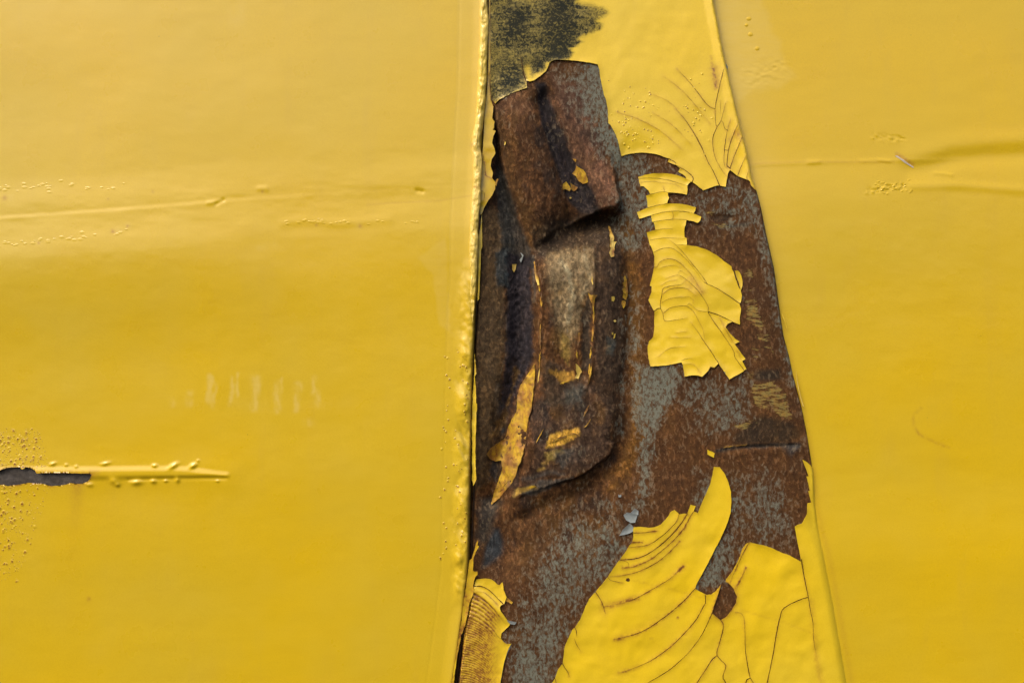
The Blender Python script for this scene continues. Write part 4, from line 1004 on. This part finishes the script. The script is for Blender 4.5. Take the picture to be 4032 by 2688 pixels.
chip('Z4 358,-180 378,60 360,95 366,180 372,250 376,410 386,415 384,500 376,520 374,700 365,950 370,1200 378,1300 345,1382 325,1310 332,1200 326,1100 330,900 323,700 330,500 335,300 350,150 352,0', name='paint_sliver', label='thin curled strip of paint standing off the left edge of the post',
     hf=lambda u, v: u * 0 + 2, lift=0, curl=4, step=5, stain=0.1, amp=1.0)
chip('Z5 690,515 700,540 690,580 710,590 690,625 670,660 650,720 642,780 640,880 655,892 690,888 692,925 665,960 650,1000 640,1060 652,1110 640,1160 622,1200 600,1250 580,1370 560,1450 540,1568 Z6 545,880 500,990 480,1100 450,1260 420,1470 412,1568 400,1900 300,1900 350,1650 400,1480 425,1300 450,1150 480,960 500,840 515,700 525,600 545,500 560,400 580,250 600,110 Z5 625,735 650,650 680,545',
     name='paint_sliver', label='long peeled strip of paint hanging beside the dark gap', hf=lambda u, v: u * 0 + 8 - 0.0 * v, lift=0, curl=2, step=6, stain=0.22, amp=1.0, mat=M_PANEL)
CRUMPLE = 14
chip('Z4 1065,-60 1070,50 1045,330 1030,480 1000,560 980,650 965,800 950,920 920,1030 890,1120 870,1150 850,1240 800,1350 730,1440 660,1540 640,1568 Z5 940,60 880,110 855,135 845,120 Z4 600,1450 640,1330 680,1220 670,1110 600,1120 540,1090 495,1020 520,980 560,940 640,890 720,840 740,740 790,620 850,520 860,330 900,200 980,80 1040,-20',
     mat=M_OCHRE, name='paint_flake', label='rust soaked ochre paint tongue in the groove left of the folded ridge', lift=3, curl=4, step=6, stain=0.26, amp=1.6, seed=5,
     cr=[(P('Z4 710,1230 770,1310'), 2.2, 'ee', .6), (P('Z4 650,1350 665,1420'), 2, 'ee', .6), (P('Z4 760,1330 680,1430'), 2.4, 'ee', .6), (P('Z4 780,1050 820,1100'), 2, 'ee', .6), (P('Z4 820,1090 850,1080'), 2.4, 'ee', .6), (P('Z4 560,960 640,900 700,870'), 2.4, 'ee', .5), (P('Z4 920,870 940,910'), 2, 'ee', .5), (P('Z4 640,1490 700,1440'), 4, 'ee', .7)])
CRUMPLE = 2
chip('R2 1325,350 1360,345 1385,370 1400,400 1412,440 1418,480 1415,530 1397,582 1385,540 1370,480 1345,420', label='thin raised flake at the right edge of the fan shaped paint', stain=.12)
for s in ['Z3 1970,655 2003,650 2012,680 1995,712 1972,705', 'Z3 1992,938 2012,925 2031,942 2010,957', 'Z3 1972,1082 1988,1072 1990,1100 1975,1104', 'Z3 2000,1095 2020,1090 2010,1140 1992,1150', 'R3 552,1105 580,1120 612,1130 640,1150 632,1172 630,1202 590,1182 552,1160',
          'Z2 705,352 716,320 727,340 722,358 705,369', 'Z2 785,530 803,508 800,525', 'Z2 1480,975 1500,968 1505,985 1485,990', 'Z2 930,905 945,898 945,912']:
    chip(s, mat=M_CREAM if s[1] != '3' or s[0] == 'Z' else M_SHEET, step=5, curl=1)
chip('Z3 2140,398 2160,450 2165,500 2172,570 2170,640 2152,692 2130,680 2108,660 2115,610 2105,560 2125,545 2105,490 2130,470 2120,430', mat=M_OCHRE, stain=.08, step=5, cr=[(P('Z3 2105,600 2140,625 2165,600'), 2.4, 'ee', .4), (P('Z3 2110,500 2150,560'), 2.2, 'ee', .4)])
chip('Z3 2098,700 2130,700 2148,712 2140,760 2118,792 2095,735', mat=M_OCHRE, stain=.08, step=5)
chip('Z4 1545,-60 1572,-40 1600,-5 1622,40 1600,60 1578,122 1535,106 1560,62 1548,20', mat=M_CREAM, stain=.14, step=5, lift=7)
chip('Z3 1685,608 1720,640 1750,640 1800,640 1770,680 1762,760 1752,840 1735,740 1715,700', mat=M_OCHRE, stain=.1, step=5)
chip('Z3 1575,1080 1600,1075 1598,1170 1578,1212 1565,1190', mat=M_OCHRE, stain=.05, step=5)
chip('Z3 1965,-10 2040,0 2010,70 2005,180 1965,190 1945,135 1968,60', mat=M_CREAM, stain=.34, step=4, amp=2.0, curl=2)
chip('Z2 1955,1290 1975,1300 1995,1400 2010,1440 1990,1568 1955,1568 1960,1400', mat=M_CREAM, stain=.30, step=4, amp=2.0, curl=2)
chip('Z2 1560,598 1600,630 1640,655 1672,700 1690,760 1697,800 1640,812 1590,775 1560,715 1515,682 1545,650', mat=M_OCHRE, label='crumbling yellow paint patch on the upper fold', stain=.10, step=4, amp=1.6, lift=3)
chip('Z2 1400,820 1440,790 1480,840 1500,872 1480,902 1430,880 1398,892', mat=M_OCHRE, stain=.22, step=4, amp=1.6, lift=3)
chip('Z2 1490,800 1540,825 1582,850 1560,880 1530,902 1495,870', mat=M_OCHRE, stain=.22, step=4, amp=1.6, lift=3)
chip('Z2 1518,512 1560,525 1555,556 1530,530', mat=M_OCHRE, stain=.1, step=4, lift=3)
chip('Z3 1065,360 1095,400 1110,440 1120,520 1100,520 1075,440', mat=M_CREAM, stain=.2, step=4, lift=3)
chip('Z3 800,262 852,258 842,320 822,358 800,322', mat=M_CREAM, stain=.1, step=5, lift=8)
chip('R4 550,650 600,602 640,630 638,678 580,668', mat=M_WHITE, name='primer_flake', step=6, label='grey white primer scrap above the horned flake')
chip('R4 505,648 548,652 580,670 628,682 618,710 600,765 550,770 495,740 465,682', mat=M_WHITE, name='primer_flake', step=6, lift=5)
chip('R4 535,775 565,800 580,822 575,870 540,890 490,905 412,922 450,860 500,810', mat=M_WHITE, name='primer_flake', step=6)
chip('R4 408,440 425,452 440,438 438,470 408,472', mat=M_WHITE, name='primer_flake', step=6)
chip('Z3 900,115 938,155 905,238 888,205 918,165', mat=M_WHITE, name='primer_flake', step=5, lift=9)
chip('Z6 1040,815 1062,825 1150,845 1132,872 1082,864 1050,838', mat=M_WHITE, name='primer_flake', step=6)
chip('Z6 1092,1098 1084,1140 1060,1180 1045,1210 1012,1300 990,1420 965,1568 950,1900 940,1900 958,1560 985,1410 1010,1290 1040,1195', mat=M_WHITE, name='primer_flake', step=6, lift=1)
chip('Z6 1035,552 1075,585 1108,612 1092,632 1060,612 1028,600', mat=M_OCHRE, step=6)
chip('R3 745,185 762,195 800,240 812,275 800,262', mat=M_WHITE, name='primer_flake', step=5, lift=5)
chip('T6 165,420 178,412 192,424 208,452 206,464 190,452', mat=M_WHITE, name='primer_flake', step=6, lift=3, curl=0)
chip('Z2 605,780 625,760 640,765 625,800 612,850 600,830', mat=M_OCHRE, name='paint_chip', step=5, hf=lambda u, v: u * 0 - 6)
# ragged remains of paint standing along the folded ridges
def ribbon(s, w, seed, mat=M_OCHRE, stain=.16, gaps=0.3, lift=3.0):
    r_ = np.random.default_rng(seed)
    l = smooth_line(P(s), 7, 1.0, seed); i = 0
    while i < len(l) - 4:
        n = int(r_.integers(6, 16)); seg = l[i:i + n]
        if len(seg) < 4: break
        t = np.gradient(seg, axis=0); t /= np.hypot(t[:, 0], t[:, 1])[:, None]
        nr_ = np.stack([-t[:, 1], t[:, 0]], -1); e = np.sin(np.linspace(0.12, math.pi - .12, len(seg))) ** .6
        a_ = seg + nr_ * (w * e * r_.uniform(.3, 1.15, len(seg)))[:, None]; b_ = seg - nr_ * (w * e * r_.uniform(.2, .9, len(seg)))[:, None]
        poly = [tuple(x) for x in a_] + [tuple(x) for x in b_[::-1]]
        sheet('paint_chip', poly, post_h, mat, post, step=5, lift=lift, curl=1.5, curl_r=4, thick=2, rough_amp=0.4, seed=seed + i,
              stainfn=lambda u, v: np.clip(stain * (1 + 3 * fbm(u / 12, v / 12, 617, 3)), 0, 1), ripple=lambda u, v: 4 * fbm(u / 10, v / 10, 619, 2))
        i += n + (int(r_.integers(2, 9)) if r_.random() < gaps else 0)
for q, (s_, w_, m_, g_) in enumerate([('Z3 1062,230 1075,340 1100,440 1130,640 1148,790', 4.5, M_OCHRE, .2), ('Z3 1132,980 1130,1080 1128,1300 1115,1568', 3.5, M_OCHRE, .5), ('Z4 1125,0 1108,120 1098,240', 3, M_CREAM, .4),
        ('Z3 1738,420 1745,520', 4, M_CREAM, .2), ('Z3 1758,760 1750,1000 1735,1200 1712,1400 1700,1568', 4, M_OCHRE, .25), ('Z4 1725,-30 1715,60 1690,200', 5, M_OCHRE, .2), ('Z4 1705,430 1670,500 1640,560', 5, M_OCHRE, .5), ('Z4 1720,590 1690,650 1640,690', 5, M_OCHRE, .5),
        ('Z3 1555,1290 1565,1380', 4, M_OCHRE, .3), ('Z4 1260,860 1400,800 1500,760 1600,790', 7, M_OCHRE, .15), ('Z4 1360,180 1440,150 1530,130', 4, M_OCHRE, .3), ('Z4 970,1405 1080,1385', 6, M_OCHRE, .1), ('Z4 815,1500 865,1440', 5, M_OCHRE, .1), ('Z4 1170,700 1140,760 1080,870', 3, M_OCHRE, .4), ('Z4 1220,880 1250,900', 5, M_CREAM, .1),
        ('R3 740,1083 880,1066 1020,1055', 2, M_OCHRE, .3)]):
    ribbon(s_, w_, 900 + 31 * q, m_, gaps=g_)
# scrape on the right panel
chip('T6 1366,1062 1380,1060 1440,1100 1495,1138 1494,1146 1430,1108', mat=M_SCRAPE, name='scrape', label='short pale scrape across the crease', hf=right_h, parent=panelR, lift=1.2, curl=0, step=5)
# paint lifted off the post's right side
chip('R2 1895,845 1912,870 1935,930 1962,1035 1958,1040 1930,950 1905,890', name='paint_sliver', hf=lambda u, v: u * 0 - 20, parent=post, step=6)
chip('R3 1618,180 1640,330 1672,470 1710,600 1700,600 1665,480 1640,380', name='paint_sliver', hf=lambda u, v: u * 0 - 22, parent=post, step=6, mat=M_CREAM)

# ------------------------------------------------------------------ seam bead
def bead():
    path = smooth_line(P('W 1904,-110 1906,0 1906,120 1902,200 1899,330 1893,420 1884,500 1876,560 1880,640 1880,700 1876,780 1870,860 1868,960 1866,1080 1860,1180 1852,1280'), 4)
    nr = len(path); nc = 22
    s = np.linspace(-1, 1, nc)[None, :]
    t = path[:, 1][:, None]
    wid = 17 + 9 * fbm(t / 60, t * 0 + 3, 701, 3) + 5 * sstep(540, 460, np.abs(t - 560) * 0 + t) * 0
    wid = wid * (1 - 0.55 * sstep(900, 1280, t))
    off = 7 * fbm(t / 45, t * 0 + 9, 703, 3)
    u = path[:, 0][:, None] + off + s * wid; v = t + 0 * s
    amp = 15 * (1 - sstep(950, 1260, t))
    h = left_h(np.minimum(u, interp(EDGE_L, v) - 20), v) - 2 + amp * np.sqrt(np.clip(1 - s * s, 0, 1)) * (0.9 + 0.8 * fbm(t / 26, u / 18, 705, 3)) + 3.0 * fbm(u / 9, (v + u * 1.5) / 24, 707, 3) * (1 - s ** 4)
    st = np.clip(0.35 * sstep(0.75, 1.0, s) + 0 * u + 0.25 * np.exp(-(((v - 568) / 9) ** 2 + ((u - 1858) / 12) ** 2)) + 0.45 * np.exp(-((v - 740) / 5) ** 2) * sstep(0.2, 0.6, s * 0 + .5), 0, 1)  # right flank browned as the bead's shaded side; small marks besides
    f = grid_faces(nr, nc)
    mesh_obj('weld_bead', to3(u, v, h).reshape(-1, 3), f, M_CREAM, body, dict(stain=st.ravel()), label='lumpy painted seam between the left panel and the post')
bead()

# ------------------------------------------------------------------ paint blisters (real domes)
def blisters(name, items, hfn, mat, parent, lift, label):
    rings = [0, .25, .5, .75, 1.0]; seg = 12
    Vs = []; Fs = []; b = 0; AT = []
    for (x, y, r, hh, asp, ang, crater) in items:
        pu = [x]; pv = [y]; ph = [hh * (0.1 if crater else 1.0)]; st = [1.0 if crater else 0]  # crater centres darkened in colour so shallow dips look like holes
        for rr in rings[1:]:
            for k in range(seg):
                a = k * 2 * math.pi / seg
                px, py = rr * r * math.cos(a) * asp, rr * r * math.sin(a)
                pu.append(x + px * math.cos(ang) - py * math.sin(ang)); pv.append(y + px * math.sin(ang) + py * math.cos(ang))
                z = (1 - rr * rr) ** 1.5
                if crater: z = math.exp(-((rr - .5) / .25) ** 2) * (1 - rr ** 6)
                ph.append(hh * z - (0.5 if rr == 1 else 0)); st.append((0.75 if rr < .4 else 0.30 if rr < .7 else 0.0) if crater else 0)
        pu = np.array(pu); pv = np.array(pv)
        h = hfn(pu, pv) + lift + np.array(ph)
        Vs.append(to3(pu, pv, h)); AT.append(np.array(st))
        for k in range(seg): Fs.append((b, b + 1 + (k + 1) % seg, b + 1 + k))
        for q in range(len(rings) - 2):
            for k in range(seg):
                i0 = b + 1 + q * seg + k; i1 = b + 1 + q * seg + (k + 1) % seg
                Fs.append((i0, i1, i1 + seg, i0 + seg))
        b += len(pu)
    mesh_obj(name, np.concatenate(Vs), Fs, mat, parent, dict(stain=np.concatenate(AT)), label=label, kind='stuff')

R = random.Random(3)
it = []
for _ in range(900):
    x = R.uniform(-40, 205); y = R.uniform(1685, 1838) if R.random() < .45 else R.uniform(1908, 2290)
    lim = 195 - max(0, abs(y - 1870) - 60) * 0.33
    if x > lim: continue
    e = 1 - 0.8 * max(0, x / lim)
    r = R.uniform(1.5, 3.2) + (R.uniform(2, 7) if R.random() < .22 * e + .03 else 0)
    it.append((x, y, r * 1.15, r * .11, R.uniform(.55, 1.1), R.uniform(-.4, 1), R.random() < .85))
blisters('paint_blisters', it, left_h, M_PANEL, panelL, 0.2, 'cluster of small burst paint blisters above and below the slit')
it = []
for y in np.arange(1380, 2240, 17):
    for _ in range(2):
        if R.random() < .6:
            e = float(interp(EDGE_L, y)); x = e - R.choice([22, 45, 62, 95, 110]) + R.uniform(-9, 9)
            r = R.uniform(3, 6.5); it.append((x, y + R.uniform(-8, 8), r, r * .16, 1, 0, R.random() < .85))
blisters('paint_blisters', it, left_h, M_PANEL, panelL, 0.3, 'pinhole blisters in rows beside the seam')
it = []
for _ in range(60):
    x = R.uniform(0, 520); y = R.choice([R.gauss(735, 12), R.gauss(965, 6) - x * .09]); it.append((x, y, R.uniform(3, 7), 0.45, 1.9, 0, False))
for _ in range(30):
    x = R.uniform(1100, 1650); it.append((x, R.gauss(875, 5), R.uniform(3, 6), 0.4, 1.9, 0, False))
blisters('paint_blisters', it, left_h, M_PANEL, panelL, 0.2, 'faint pimples along the crease')
it = []
so = np.array(top_out)
while len(it) < 210:
    x = R.gauss(2560, 110); y = R.gauss(470, 75)
    if R.random() < .15: x = R.uniform(2420, 2850); y = R.uniform(280, 620)
    a = np.array([x]); b_ = np.array([y])
    if inside(a, b_, top_out)[0] and seg_dist(a, b_, top_out, closed=True)[0] > 12 and x < 2840 and y > 250:
        r = R.uniform(2.6, 5.2); it.append((x, y, r, r * .16, 1, 0, R.random() < .6))
blisters('paint_blisters', it, post_h, M_SHEET, post, 2.7, 'scatter of small round blisters on the upper paint')
it = [(2955, 66, 9, 1.4, 1.3, 0, False), (2945, 91, 7, 1.2, 1.3, 0, False), (2961, 128, 9, 1.4, 1.4, 0, False), (2988, 184, 9, 1.4, 1.2, 0, False)]
for _ in range(40):
    it.append((R.uniform(3450, 3600), R.gauss(735, 12), R.uniform(3, 6), 0.7, 1.7, -.2, False))
blisters('paint_blisters', it, right_h, M_PANEL, panelR, 0.2, 'row of raised paint bumps near the top of the post')
